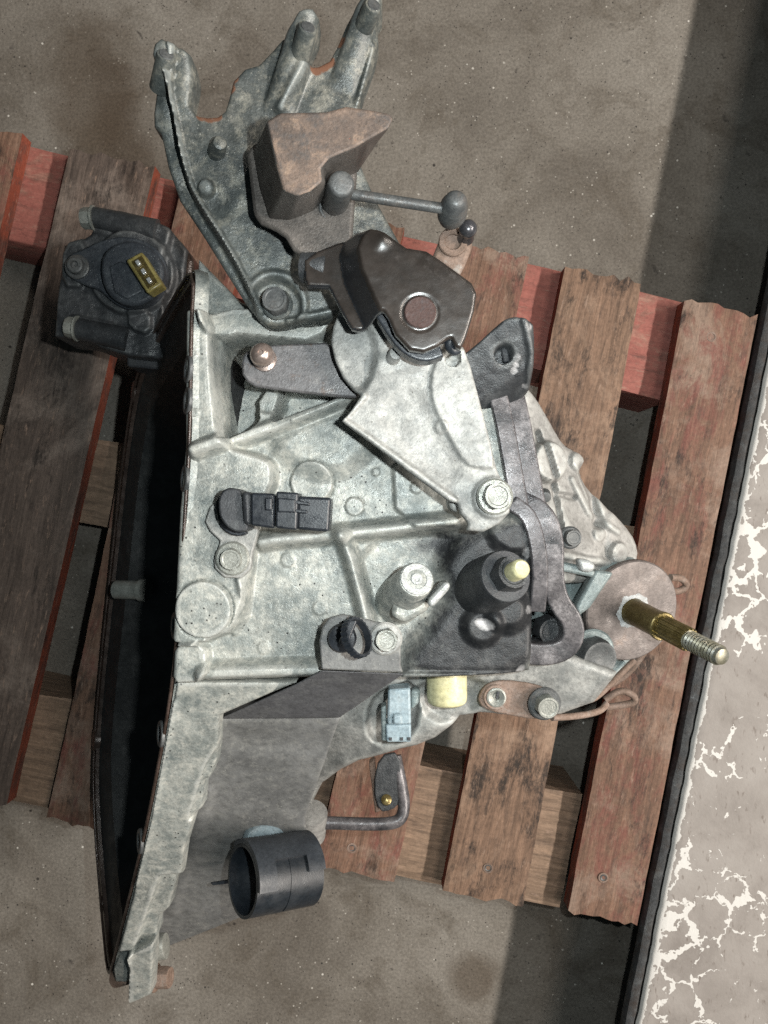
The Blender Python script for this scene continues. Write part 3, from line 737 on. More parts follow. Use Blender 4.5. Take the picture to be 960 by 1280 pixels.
case = relief('main_case', [(247, 322), (300, 376), (345, 392), (420, 392), (520, 420), (610, 470), (642, 520), (662, 640), (664, 740), (662, 838), (505, 846), (395, 847), (221, 852),
        (228, 740), (233, 640), (240, 560), (240, 480), (241, 400)], ZC, fe, 'cast_light', gb, step=.0007, zbase=.33, fillet=.004, sm=0, rough=.00018,
        attrs={'stain': stain_case, 'wear': wear_case}, seed=3)
# lower wall of the bell, falling away toward the bottom of the picture
PLB = plane_y((220, 852, .406), (165, 1245, .275))
fb = Feat(PLB)
fb.area([(200, 1095), (300, 1090), (230, 1260), (150, 1260), (165, 1195)], -.006, .004, sm=0)
fb.area([(163, 1190), (200, 1170), (200, 1270), (160, 1270)], .010, .004, sm=0)
fb.area([(120, 1195), (160, 1190), (160, 1260), (120, 1260)], -.010, .005, sm=0)
fb.area([(262, 940), (290, 930), (290, 1000), (235, 1030), (240, 1010)], -.004, .004)
fb.rib([(215, 880), (196, 985), (168, 1105)], 10, .002, .006)
relief('bell_wall', [(221, 853), (372, 853), (335, 868), (273, 895), (272, 930), (267, 957), (260, 975), (253, 977), (250, 1013), (242, 1020), (230, 1060), (225, 1097), (217, 1098),
        (208, 1140), (193, 1153), (193, 1193), (190, 1240), (163, 1252), (157, 1238), (138, 1238), (136, 1222), (148, 1190), (166, 1120), (188, 1030), (206, 935)],
        PLB, fb, 'cast_light', gb, step=.001, thick=.014, fillet=.0018, rough=.0003, seed=8)
cyl('ear_bolt', P(146, 1222, .255), P(160, 1220, .262), .007, .006, 'steel_rusty', gb)
ea = P(203, 1190, .262); bolt(P(193, 1222, .255), (1, .1, .15), .0085, 'steel_rusty', gb, h=.011, washer=1.2, name='ear_bolt')
cyl('ear_sleeve', P(190, 1185, .255), P(208, 1182, .255), .010, .0095, 'steel_pale', gb)

# --- belly of the case below the edge ----------------------------------------------------------------
PLN = plane3((425, 897, .352), (640, 860, .372), (400, 1010, .325))
fn = Feat(PLN)
fn.area([(462, 880), (480, 862), (520, 850), (525, 900), (505, 925), (470, 930), (458, 912)], -.009, .007)
fn.area([(520, 850), (610, 846), (600, 885), (560, 905), (528, 890)], -.006, .010)
fn.rib([(430, 960), (500, 930), (575, 890)], 16, .003, .02)
fn.slope((500, 925), -.45, -.9, .5, .02)
relief('belly', [(380, 1040), (398, 1000), (425, 975), (448, 958), (470, 950), (500, 938), (520, 934), (545, 924), (566, 908), (576, 897), (602, 893), (640, 896), (700, 896), (745, 880), (775, 842), (700, 815), (650, 815), (510, 822), (425, 870), (395, 950), (372, 1020)],
       PLN, fn, 'cast_plate', gb, step=.0012, zbase=.135, fillet=.006, rough=.0004, seed=21,
       attrs={'stain': lambda X, Y: .35 * near([(690, 850), (660, 850), (745, 860)], .36, .02)(X, Y)})
# ------------------------------------------------------------------ end cover at the right
PLE = plane3((670, 500, .370), (700, 700, .365), (795, 690, .318))
fv = Feat(PLE)
fv.boss(684, 578, 25, .014, .006); fv.rib([(728, 585), (742, 620), (748, 655)], 12, -.009, .008)
fv.boss(722, 577, 12, .005, .005); fv.rib([(690, 690), (735, 700), (770, 705)], 10, .005, .005)
fv.area([(755, 630), (800, 660), (805, 710), (760, 705)], .004, .012); fv.boss(748, 668, 9, .004, .004)
fv.rib([(672, 540), (694, 612), (700, 660)], 7, -.007, .004); fv.rib([(715, 600), (735, 640), (770, 665)], 8, .0035, .004); fv.boss(770, 690, 13, .006, .003)
fv.rib([(700, 618), (718, 622)], 6, -.004, .004); fv.rib([(690, 640), (745, 690)], 22, .004, .014)
relief('end_cover', [(655, 478), (672, 496), (690, 528), (706, 556), (722, 564), (731, 574), (730, 590), (741, 612), (760, 634), (780, 655), (795, 676), (798, 697), (790, 712), (740, 730), (690, 730), (660, 640), (645, 540)],
       PLE, fv, 'cast_cover', gb, step=.0010, zbase=.15, fillet=.006, sm=1, rough=.0003, seed=31)
# block below the cover carrying the output flange
PLD = plane3((690, 740, .345), (760, 840, .325), (690, 850, .345))
fd = Feat(PLD); fd.boss(735, 815, 36, .012, .006); fd.area([(700, 715), (760, 720), (740, 790), (705, 770)], -.005, .006)
fd.boss(668, 800, 20, .012, .006)
relief('output_housing', [(655, 700), (700, 695), (775, 705), (812, 740), (822, 790), (800, 830), (770, 842), (720, 858), (690, 856), (655, 845)], PLD, fd, 'teal_metal', gb, step=.0011, zbase=.2, fillet=.005, sm=1, rough=.0006, seed=44)
bolt(P(712, 672, .372), (.1, 0, 1), RR(11, .37), 'steel_grey', gb, h=.006, washer=1.3)
prism('cover_strap', [(702, 702), (722, 706), (745, 714), (742, 722), (722, 718), (702, 714)], .372, .012, 'teal_metal', gb, .0015)
prism('cover_strap', [(722, 698), (738, 700), (746, 708), (740, 716), (726, 714)], .380, .010, 'alu_bright', gb, .002)
prism('cover_strap', [(745, 712), (768, 716), (738, 760), (722, 772), (720, 758)], .365, .012, 'teal_metal', gb, .002)

# --- joint strips between case and end cover -----------------------------------------------------
def S(pts): return [P(*p) for p in pts]
strip('joint_flange', S([(616, 470, .405), (630, 520, .408), (640, 575, .409), (650, 632, .41)]), RR(23, .408), .05, 'joint_metal', gb, 1, .08)
strip('joint_flange', S([(638, 470, .399), (651, 520, .402), (661, 575, .403), (672, 635, .404)]), RR(23, .40), .05, 'joint_metal', gb, 1, .08)
strip('joint_flange', S([(640, 628, .414), (664, 645, .417), (675, 690, .417), (676, 730, .414), (672, 765, .408)]), RR(20, .41), .05, 'joint_metal', gb, 2, .12)
strip('joint_flange', S([(650, 626, .404), (680, 640, .408), (693, 675, .408), (691, 720, .406), (698, 752, .402), (716, 775, .400), (719, 797, .398), (706, 815, .396), (676, 820, .396), (650, 815, .396)]), RR(27, .40), .05, 'joint_metal', gb, 2, .12)
prism('joint_seam', [(673, 676), (699, 678), (699, 680), (673, 678)], .4094, .004, 'black_rubber', gb, 0)
bolt(P(682, 785, .375), (.15, -.05, 1), .0095, 'cast_dark', gb, h=.012, washer=0)
cyl('joint_stud', P(680, 618, .388), P(682, 622, .394), .004, .0035, 'steel_grey', gb)
prism('case_web', [(606, 498), (625, 505), (640, 640), (612, 600), (598, 520)], .399, .05, 'cast_dark', gb, .003)

# --- dark lug with a hole, top right of the case ------------------------------------------------------
PLH = plane3((600, 450, .418), (646, 396, .428), (660, 490, .412))
fh = Feat(PLH); fh.boss(630, 442, 11, -.010, .0018); fh.rib([(655, 400), (664, 440), (662, 482)], 8, .002, .004); fh.slope((640, 470), .55, -.83, .9, .004)
lug = relief('mounting_lug', [(570, 448), (592, 434), (626, 402), (637, 396), (648, 395), (662, 400), (669, 407), (667, 480), (660, 492), (640, 510), (605, 512), (580, 500)], PLH, fh, 'cast_dark', gb, step=.0008, thick=.012, fillet=.002, sm=1, rough=.0004, seed=51,
       attrs={'wear': lambda X, Y: .50 * near([(644, 462), (646, 454), (647, 446), (661, 478), (657, 412)], .42, .0045)(X, Y)})
box('lug_hole_lining', P(632, 443, .413), 1, .2, .004, .009, .004, 'black_rubber', lug, .001)

# --- aluminium boss with a bright turned top ----------------------------------------------------------
a = P(498, 752, .395); b = P(521, 724, .440)
boss = cyl('bleed_boss', a, b, RR(31, .40), RR(23, .44), 'cast_light', gb, 48, cham=.002)
ax = (b - a).normalized()
lathe('boss_face', b - ax * .0006, ax, [(0, RR(20.5, .44)), (.0010, RR(20, .44)), (.0010, RR(13, .44)), (.0004, RR(12, .44)), (.0004, RR(8, .44)), (.0014, RR(7, .44)), (.0014, RR(4, .44)), (.0009, RR(2, .44))], 'alu_bright', boss, 40, ang=20)
prism('boss_fin', [(535, 750), (556, 727), (563, 729), (562, 737), (542, 759), (535, 758)], .441, .018, 'alu_bright', boss, .002)
prism('boss_web', [(498, 722), (520, 745), (540, 752), (535, 764), (505, 780), (488, 770)], .425, .03, 'cast_light', boss, .005)

# --- switch with a cream tip standing in the dark lobe -------------------------------------------------
a = P(587, 742, .385); b = P(630, 721, .434); ax = (b - a).normalized()
lobe = lathe('switch_boss', a, ax, [(0, RR(39, .40)), ((b - a).length * .5, RR(37, .42)), ((b - a).length - .002, RR(34, .43)), ((b - a).length, RR(32, .43))], 'cast_dark', gb, 48)
sw = lathe('reverse_switch', b, ax, [(0, RR(33, .434)), (.002, RR(33, .434)), (.0026, RR(32, .434))], 'black_rubber', gb, 44)
bolt(b + ax * .0026, ax, RR(23, .436), 'cast_dark', sw, h=.0105, washer=0, name='hex_body', rot=.5)
tp = b + ax * .012
lathe('cream_tip', tp, ax, [(0, RR(12.5, .45)), (.009, RR(12.5, .45)), (.0105, RR(11.5, .45)), (.0115, RR(9, .45)), (.0112, RR(4, .45))], 'yellow_plug', sw, 32)

# --- black round sensor with two-way plug -----------------------------------------------------------
PLS = .424
tab = prism('sensor_tab', [(256, 652), (262, 634), (274, 622), (316, 640), (323, 664), (316, 690), (313, 712), (302, 723), (280, 722), (268, 710), (267, 700), (271, 690), (275, 676), (262, 664)], PLS, .006, 'cast_plate', gb, .001)
sen = prism('speed_sensor', [(273, 622), (279, 612), (288, 609), (303, 613), (305, 645), (312, 662), (300, 666), (286, 661), (277, 651), (273, 640)], .446, .022, 'black_rubber', gb, .003, smoothn=1)
prism('collar', [(268, 628), (275, 618), (282, 640), (292, 658), (312, 666), (300, 671), (285, 668), (273, 655)], .430, .008, 'black_plastic', sen, .001, smoothn=1)
d1 = (P(412, 643, .45) - P(302, 636, .45)); d1.z = 0
prism('neck', [(301, 614), (315, 615), (315, 657), (304, 656)], .450, .018, 'black_rubber', sen, .0025)
prism('plug', [(313, 615.5), (344, 617), (343, 661), (313, 657)], .452, .019, 'black_plastic', sen, .0014)
prism('plug_collar', [(345, 614), (373, 616), (371, 663), (344, 660)], .4545, .022, 'black_plastic', sen, .0012)
prism('plug_end', [(372, 620), (414, 622), (411, 665), (371, 662)], .451, .020, 'black_plastic', sen, .0016)
prism('latch', [(331, 622), (340, 622), (340, 638), (331, 638)], .4545, .003, 'black_plastic', sen, .0008)
prism('latch', [(347, 622), (369, 624), (369, 641), (347, 640)], .4570, .004, 'black_plastic', sen, .0008)
prism('latch_arm', [(369, 625), (387, 628), (387, 632), (369, 630)], .4545, .004, 'black_plastic', sen, .0005)
prism('latch_arm', [(369, 636), (384, 638), (384, 642), (369, 641)], .4545, .004, 'black_plastic', sen, .0005)
bolt(P(291, 698, PLS), (0.02, -.02, 1), RR(14.5, .43), 'steel_pale', gb, h=.006, washer=1.5, wmat='steel_pale', rot=.1)

# --- ball lever on the left --------------------------------------------------------------------------
lev = prism('clutch_lever', [(302, 456), (303, 446), (308, 439), (318, 436), (340, 431), (407, 428), (425, 440), (450, 490), (446, 497), (425, 496), (360, 489), (320, 483), (309, 477), (303, 468)], .4285, .0055, 'lever_steel', gb, .0012)
bs_ = P(331, 450, .428)
lathe('ball_stud', bs_, (.02, .06, 1), [(0, .0068), (.0025, .0068), (.003, .0042), (.006, .0042)] + [(.0105 + .0067 * math.sin(t), .0067 * math.cos(t)) for t in [-.9, -.6, -.3, 0, .3, .6, .9, 1.15]] + [(.0168, .0016), (.0160, .0012)], 'ball_steel', lev, 36, ang=60)

# --- pale triangular support plate ------------------------------------------------------------------
PLV = plane3((430, 460, .447), (590, 460, .450), (612, 640, .447))
fp = Feat(PLV)
fp.area([(549, 438), (580, 432), (592, 462), (622, 585), (600, 586), (581, 581), (560, 546), (541, 508), (537, 476)], .0022, .0025)
fp.rib([(428, 526), (500, 578), (566, 626)], 11, .0022, .003)
fp.rib([(428, 524), (455, 496)], 9, .0015, .003)
fp.area([(400, 380), (455, 395), (470, 430), (468, 462), (450, 494), (405, 470)], -.004, .008)
fp.area([(470, 510), (520, 480), (545, 530), (580, 590), (560, 605), (500, 560)], -.0018, .016)
fp.boss(552, 534, 8, .0016, .0012); fp.boss(617, 622, 26, .002, .003); fp.boss(568, 436, 13, .001, .002); fp.boss(566, 449, 9, -.007, .0014)
fp.rib([(480, 458), (520, 448)], 26, .0020, .010)
plate = relief('support_plate', [(424, 385), (416, 405), (413, 425), (418, 448), (428, 470), (441, 485), (452, 494), (440, 512), (428, 527), (470, 558), (520, 596), (562, 627), (572, 629), (576, 642), (586, 654), (584, 663), (604, 665), (624, 655), (637, 641), (636, 618),
        (627, 600), (621, 586), (604, 520), (588, 459), (579, 434), (560, 424), (540, 380), (470, 365)], PLV, fp, 'cast_plate', gb, step=.00075, thick=.0060, fillet=.0014, rough=.00015, seed=61)
bolt(P(618, 621, .4505), (.05, .04, 1), RR(18, .45), 'steel_pale', plate, h=.0075, washer=1.28, wmat='steel_pale', rot=.35)
a = P(489, 452, .444); b = P(495, 441, .458)
cyl('locating_pin', a, b, RR(10, .45), RR(8.5, .46), 'cast_plate', plate, 28, cham=.001)
for (x0, y0), (x1, y1) in (((566, 626), (566, 640)),):
    prism('plate_foot', [(560, 622), (574, 628), (572, 642), (562, 636)], .436, .02, 'cast_plate', plate, .002)

# --- cable bracket along the top ---------------------------------------------------------------------
PLK = plane3((345, 395, .436), (270, 150, .452), (460, 60, .450))
fk = Feat(PLK)
fk.rib([(211, 100), (217, 140), (228, 200), (240, 240), (290, 318), (326, 388)], 6, .0045, .004)
fk.area([(180, 60), (208, 100), (214, 140), (225, 200), (238, 242), (288, 320), (322, 388), (300, 400), (170, 200)], -.014, .006)
fk.tubef((207, 60), (196, 165), 17, .008); fk.tubef((226, 62), (232, 150), 13, .004)
fk.tubef((386, 28), (345, 150), 20, .011); fk.tubef((467, 0), (425, 115), 17, .008)
fk.rib([(383, 90), (352, 138)], 8, .003, .008); fk.rib([(466, 60), (450, 130)], 9, .003, .006)
fk.boss(258, 236, 10, .003, .003, .002); fk.boss(345, 382, 30, -.0025, .004); fk.ringf(345, 380, 36, 8, .0018, .004)
fk.rib([(360, 401), (425, 388)], 7, .0025, .003); fk.rib([(230, 220), (262, 260)], 30, -.002, .02)
rustk = near([(252, 145), (262, 147), (271, 145), (395, 85), (404, 81), (412, 76), (293, 100), (288, 112), (425, 52)], .452, .0045)
brk = relief('cable_bracket', [(192, 82), (197, 64), (207, 58), (218, 64), (229, 64), (239, 70), (243, 90), (241, 112), (237, 132), (245, 143), (258, 146), (272, 145), (281, 138), (287, 118), (291, 101), (306, 85), (323, 80), (337, 66), (352, 49), (368, 38), (376, 27), (393, 25),
        (400, 33), (397, 50), (390, 66), (383, 83), (398, 82), (412, 75), (423, 54), (432, 32), (443, 12), (454, 3), (468, -3), (478, 5), (477, 20), (471, 30), (473, 50), (468, 72), (458, 102), (447, 135), (448, 200), (470, 250), (500, 304), (470, 390), (425, 394), (395, 400),
        (345, 405), (332, 404), (320, 394), (298, 366), (268, 318), (243, 278), (215, 236), (200, 192), (192, 152), (183, 142), (182, 128)], PLK, fk, 'cast_bracket', gb, step=.00085, thick=.013, fillet=.0020, rough=.0002, seed=71, attrs={'rust': rustk})
for (x0, y0, z0, x1, y1, z1, r) in ((201, 110, .449, 208, 68, .466, 12), (372, 80, .452, 385, 34, .471, 12), (452, 40, .452, 467, 6, .468, 11)):
    a = P(x0, y0, z0); b = P(x1, y1, z1)
    c = cyl('cable_stop', a, b, RR(r + 2, z0), RR(r, z1), 'cast_bracket', brk, 32, cham=.0012)
    lathe('stop_face', b - (b - a).normalized() * .0004, b - a, [(0, RR(r - 2.5, z1)), (.0008, RR(r - 3.5, z1)), (.0009, RR(r - 8, z1))], 'steel_grey', brk, 28, ang=20)
a = P(270, 192, .447); b = P(275, 178, .462)
cyl('locating_pin', a, b, RR(12, .45), RR(9, .46), 'cast_bracket', brk, 28, cham=.0015)
bolt(P(347, 381, .4365), (-.02, .03, 1), RR(17.5, .44), 'steel_grey', brk, h=.0085, washer=1.12, wmat='cast_bracket', rot=.15)

# --- selector with its counterweight ------------------------------------------------------------------
ZB = .468
sel = prism('selector_base', [(308, 190), (316, 180), (340, 170), (430, 180), (446, 215), (440, 300), (410, 330), (388, 326), (366, 312), (357, 296), (344, 287), (326, 279), (317, 268)], ZB, .005, 'weight_side', gb, .0018)
top = [(333, 152), (350, 141), (378, 140.5), (407, 140), (433, 133), (460, 137), (487, 142), (492, 148), (486, 160), (444, 184), (411, 198), (401, 211), (403, 227), (388, 239), (372, 245), (354, 238), (345, 205)]
bot = [(316, 190), (340, 164), (378, 160), (407, 158), (432, 156), (455, 158), (474, 160), (476, 166), (472, 178), (447, 216), (426, 224), (414, 232), (408, 248), (392, 264), (362, 276), (336, 274), (324, 236)]
T = [P(x, y, .516) for x, y in top]; B = [P(x, y, ZB - .001) for x, y in bot]
M1 = [b.lerp(t, .10) + Vector((0, 0, 0)) for b, t in zip(B, T)]
wt = loft('counterweight', [B, T], 'weight_rust', gb, bevel=.0022, seg=3)
wt.data.materials.append(MATS['weight_side'])
for p in wt.data.polygons:
    if p.normal.z < .8: p.material_index = 1
wt['label'] = 'rust brown cast counterweight block'
fw = Feat(.487)
Tt = [(447, 317), (460, 288), (478, 289), (508, 309), (533, 313), (553, 326), (590, 353), (597, 367), (593, 388), (583, 421), (575, 436), (563, 421), (547, 433), (530, 440), (512, 437), (493, 417), (485, 397), (478, 387)]
class SelH:
    poly = w2(chaikin(Tt, 1), .487)
    def __call__(s, X, Y):
        d = sdf(X, Y, s.poly)[0]; q = np.clip(d, 0, None); q = np.where(q < .0016, q * q / .0032, q - .0008)
        Z = .487 - 1.55 * q
        c = P(476, 300, .487); Z = Z + .0012 * sstep(1 - np.hypot(X - c.x, Y - c.y) / .007)
        c = P(525, 391, .487); r = np.hypot(X - c.x, Y - c.y); Z = Z - .0006 * sstep(.5 - (np.abs(r - RR(22, .487)) - .0006) / .0016)
        return np.maximum(Z, .4715)
selp = relief('selector_plate', [(375, 312), (392, 300), (420, 289), (446, 283), (465, 284), (480, 289), (508, 309), (533, 313), (553, 326), (590, 353), (596, 366), (593, 388), (583, 421), (576, 436), (570, 434), (564, 422), (558, 425), (547, 433), (530, 440), (512, 437), (494, 418), (486, 398), (479, 388), (472, 390),
        (458, 402), (447, 404), (438, 402), (424, 378), (408, 347), (380, 346), (376, 335)], .487, SelH(), 'plate_brown', gb, step=.0007, thick=.0032, fillet=.0016, rough=.0001, seed=81, side='black_gloss')
# black shell under the rim of the plate
strip('rim_shell', S([(477, 392, .476), (489, 412, .476), (505, 434, .476), (530, 446, .476), (552, 438, .476)]), .006, .012, 'black_plastic', selp, 2)
lathe('rivet', P(525, 391, .4866), UP, [(-.001, RR(20, .487)), (.0010, RR(20, .487)), (.0016, RR(18.5, .487)), (.0014, RR(8, .487))], 'rivet_rust', selp, 36)
tube('plate_hook', S([(563, 424, .480), (561, 432, .479), (567, 440, .477), (573, 436, .477)]), .0025, 'black_plastic', selp, 10, 2)
cyl('pivot_tube', P(379, 334, .4625), P(410, 336, .465), .0080, .0080, 'cast_dark', selp, 32)
cyl('pivot_post', P(500, 395, .440), P(508, 392, .474), .013, .013, 'cast_dark', gb, 32)

# --- link rod with two ball sockets --------------------------------------------------------------
a = P(418, 254, .468); b = P(427, 229, .500)
rod = cyl('link_rod', P(440, 243, .488), P(562, 262, .488), RR(6.8, .488), RR(6.8, .488), 'steel_grey', gb, 24)
rod['label'] = 'grey steel link rod with a ball socket at each end'
lathe('ball_socket', a, b - a, [(0, RR(16, .48)), (.004, RR(17.5, .48)), ((b - a).length * .7, RR(17.5, .49)), ((b - a).length - .0018, RR(16.5, .5)), ((b - a).length - .0004, RR(15, .5)), ((b - a).length, RR(11, .5))], 'steel_grey', rod, 36, ang=60)
ring('socket_lip', P(415, 262, .464), b - a, RR(13, .47), RR(18, .47), .004, 'steel_grey', rod, 32)
a = P(563, 273, .476); b = P(571, 247, .497)
lathe('ball_socket', a, b - a, [(0, RR(15, .48)), (.003, RR(17.5, .48)), ((b - a).length * .30, RR(19, .49)), ((b - a).length * .62, RR(17.5, .495)), ((b - a).length - .0035, RR(14.5, .5)), ((b - a).length - .001, RR(11, .5)), ((b - a).length, RR(6, .5))], 'steel_grey', rod, 36, ang=60)
arm = prism('lever_arm', [(556, 290), (566, 282), (582, 290), (592, 304), (582, 330), (574, 345), (540, 322), (548, 302)], .462, .006, 'steel_rusty', gb, .002)
c = P(585, 286, .474)
lathe('ball_stud', c - Vector((0, 0, .012)), UP, [(0, .0045), (.006, .0036)] + [(.012 + .0046 * math.sin(t), .0046 * math.cos(t)) for t in [-.8, -.5, -.2, .1, .4, .7, 1.0, 1.3]], 'ball_dark', arm, 28, ang=60)
ring('washer', P(566, 303, .4625), UP, .004, .0075, .0018, 'steel_rusty', arm, 28)

# --- shield plate with tab, bolt and push plug ------------------------------------------------------
tabp = prism('shield_tab', [(399, 802), (403, 784), (412, 772), (428, 768), (450, 772), (470, 778), (492, 779), (501, 790), (501, 832), (504, 841), (402, 837)], .428, .004, 'shield_grey', gb, .001)
PLQ = plane3((402, 837, .428), (505, 841, .428), (350, 898, .380))
up_ = prism('shield_upper', [(402, 838.5), (505, 842.5), (425, 897), (274, 899), (371, 855)], PLQ, .003, 'shield_dark', gb, .0008)
PLW = plane3((274, 899, .3765), (425, 897, .3765), (300, 1145, .248))
fs = Feat(PLW); fs.rib([(300, 925), (400, 930)], 30, -.0025, .02); fs.boss(330, 1050, 60, .002, .02); fs.rib([(262, 990), (215, 1140)], 14, .0015, .008)
shield = relief('shield_plate', [(274, 899), (425, 897), (381, 1022), (384, 1045), (392, 1075), (360, 1110), (300, 1147), (199, 1188), (196, 1152), (196, 1140), (208, 1098), (222, 1054), (235, 1015), (248, 976), (262, 930)], PLW, fs, 'shield_grey', gb, step=.0016, thick=.003, fillet=.0008, rough=.0005, seed=91, rs=24)
pp = P(428, 797, .4285)
plug = lathe('push_plug', pp, (-.04, 0, 1), [(0, RR(18, .43)), (.003, RR(18, .43)), (.0045, RR(16, .43)), (.005, RR(10, .43))], 'black_plastic', gb, 36)
box('grip', P(435, 790, .441), .35, -1 * -.9, RR(36, .44), RR(12, .44), .009, 'black_plastic', plug, .001)
def knurled(c, axis, R, wd, parent):
    a, u, v = frame(axis); c = Vector(c); seg = 96; loops = []
    for t, r, kn in ((-wd / 2, R - .0015, 0), (-wd / 2, R, 1), (wd / 2, R, 1), (wd / 2, R - .0015, 0)):
        loops.append([c + a * t + (u * math.cos(2 * math.pi * i / seg) + v * math.sin(2 * math.pi * i / seg)) * (r - (.0006 if kn and i % 4 < 2 else 0)) for i in range(seg)])
    V = [q for L in loops for q in L]; Fc = []
    for k in range(4):
        for i in range(seg):
            j = (i + 1) % seg; q = (k + 1) % 4; Fc.append((k * seg + i, k * seg + j, q * seg + j, q * seg + i))
    return meshobj('knurled_ring', V, Fc, 'black_plastic', parent, ang=25)
knurled(P(446, 797, .446), (.86, .38, .55), RR(26, .446), .0042, plug)
bolt(P(482, 798, .4282), (.05, .02, 1), RR(15, .43), 'steel_pale', tabp, h=.0065, washer=1.4, wmat='cast_plate', rot=.3)

# --- black clip ring on the shield -------------------------------------------------------------------
c0 = P(303, 1101, .346); c1 = P(384, 1087, .318)
def hose_ring():
    a, u, v = frame(c1 - c0); L = (c1 - c0).length; R0 = RR(42, .328); seg = 72
    upv = Vector((0, 0, 1)); 
    def shell(name, R, th, t0, t1, a0, a1, parent):
        n = max(3, int(seg * abs(a1 - a0) / 360)); closed = abs(a1 - a0) >= 359
        loops = []
        for i in range(n if closed else n + 1):
            th_ = rad(a0 + (a1 - a0) * i / n); dr = (u * math.cos(th_) + v * math.sin(th_))
            loops.append([c0 + a * t0 + dr * (R - th), c0 + a * t0 + dr * R, c0 + a * t1 + dr * R, c0 + a * t1 + dr * (R - th)])
        if closed: loops.append(loops[0])
        V = []; Fc = []; m = len(loops) - (1 if closed else 0)
        for q in loops[:m]: V += q
        for k in range(len(loops) - 1):
            k2 = (k + 1) % m
            for i in range(4): Fc.append((k * 4 + i, k * 4 + (i + 1) % 4, k2 * 4 + (i + 1) % 4, k2 * 4 + i))
        if not closed: Fc += [(0, 1, 2, 3), tuple(4 * (m - 1) + i for i in range(4))]
        return meshobj(name, V, Fc, 'band_plastic' if 'band' in name else 'ring_plastic', parent, ang=30)
    # angle of straight up around the axis
    ua = math.degrees(math.atan2(upv.dot(v), upv.dot(u)))
    sgn = 1 if (u * math.cos(rad(ua + 90)) + v * math.sin(rad(ua + 90))).y > 0 else -1     # +90 = toward the top of the picture
    A = lambda d: ua + sgn * d
    r = shell('hose_clip', R0, .0022, 0, L, 0, 360, gb)
    r['label'] = 'black plastic clip ring on the shield plate'
    shell('band', R0 + .0030, .0036, 0, L, A(50), A(140), r)
    shell('band_tab', R0 + .0030, .0036, 0, L * .26, A(8), A(50), r)
    shell('band_tab', R0 + .0030, .0036, L * .74, L, A(26), A(50), r)
    shell('seam', R0 + .0005, .0008, L * .49, L * .51, A(-45), A(50), r)
    return r
clip = hose_ring()
fcn = P(330, 1048, .352)
lathe('clip_foot', P(331, 1050, .310), (-.05, .15, 1), [(0, RR(27, .31)), (.006, RR(26, .31)), (.010, RR(20, .31)), (.011, RR(10, .31))], 'blue_plastic', clip, 32)
prism('clip_prong', [(263, 1104), (300, 1098), (300, 1103), (266, 1107)], .305, .002, 'black_plastic', clip, .0003)

# --- cream plug and pale plug below the edge --------------------------------------------------------
a = P(558, 832, .372); b = P(559, 880, .372); L = (b - a).length
lathe('cream_plug', a, b - a, [(0, RR(25, .37)), (L * .80, RR(25, .37)), (L * .93, RR(24, .37)), (L * .99, RR(21, .37)), (L, RR(17, .37))], 'yellow_plug', gb, 48, ang=60)
con = prism('wire_plug', [(485, 862), (513, 860), (514, 906), (484, 906)], .378, .016, 'blue_plastic', gb, .0015)
prism('plug_mouth', [(482, 906), (514, 905), (514, 928), (483, 928)], .3765, .018, 'blue_plastic', con, .0012)
prism('plug_guide', [(476, 884), (483, 882), (483, 927), (477, 926)], .374, .012, 'teal_metal', con, .001)
prism('latch', [(491, 893), (503, 893), (504, 906), (491, 906)], .381, .004, 'blue_plastic', con, .0015)
for x in (486, 500, 509): prism('plug_slot', [(x, 922), (x + 4, 922), (x + 4, 926), (x, 926)], .3772, .002, 'black_rubber', con, .0002)
prism('plug_arm', [(514, 862), (526, 862), (524, 880), (514, 888)], .370, .010, 'teal_metal', con, .002)

# --- support strap at the lower right ------------------------------------------------------------
PLT = plane3((610, 870, .375), (690, 880, .378), (620, 890, .375))
st = prism('support_strap', [(598, 880), (600, 866), (610, 854), (630, 850), (668, 855), (690, 864), (703, 880), (696, 896), (668, 900), (640, 895), (612, 889)], PLT, .004, 'steel_rusty', gb, .001, smoothn=1)
ring('eyelet', P(620, 871, .3752), UP, .0032, RR(16, .375), .0020, 'steel_rusty', st, 32)
lathe('eyelet_disc', P(620, 871, .3755), UP, [(0, RR(12.5, .375)), (.0024, RR(12, .375)), (.0028, RR(10, .375)), (.0012, RR(4, .375)), (-.001, RR(3, .375))], 'steel_pale', st, 32)
box('eyelet_slot', P(622, 869, .3786), .3, 1, .0045, .0018, .001, 'black_rubber', st, .0003)
bolt(P(680, 879, .379), (.1, -.08, 1), RR(15, .38), 'steel_pale', st, h=.007, washer=1.4, wmat='steel_grey', rot=.2)
tube('rod_loop', S([(694, 871, .372), (715, 876, .366), (738, 876, .356), (752, 866, .345), (770, 848, .335), (792, 826, .325)]), .0022, 'steel_rusty', gb, 12, 2)
tube('rod_loop', S([(690, 897, .370), (712, 896, .362), (735, 893, .352), (752, 888, .345), (758, 880, .340)]), .0022, 'steel_rusty', gb, 12, 2)
tube('rod_loop', S([(745, 862, .320), (765, 855, .310), (785, 842, .31), (805, 815, .315)]), .0026, 'steel_rusty', gb, 12, 2)
tube('rod_loop', S([(756, 875, .300), (775, 862, .300), (792, 868, .298), (795, 878, .296), (775, 882, .294), (758, 884, .294)]), .0026, 'steel_rusty', gb, 12, 2)
tube('rod_loop', S([(838, 722, .31), (852, 722, .305), (860, 732, .30), (848, 740, .30), (836, 738, .305)]), .0026, 'steel_rusty', gb, 12, 2)
tube('rod_loop', S([(715, 862, .33), (735, 858, .325), (760, 846, .32), (780, 828, .318)]), .0035, 'teal_metal', gb, 12, 2)

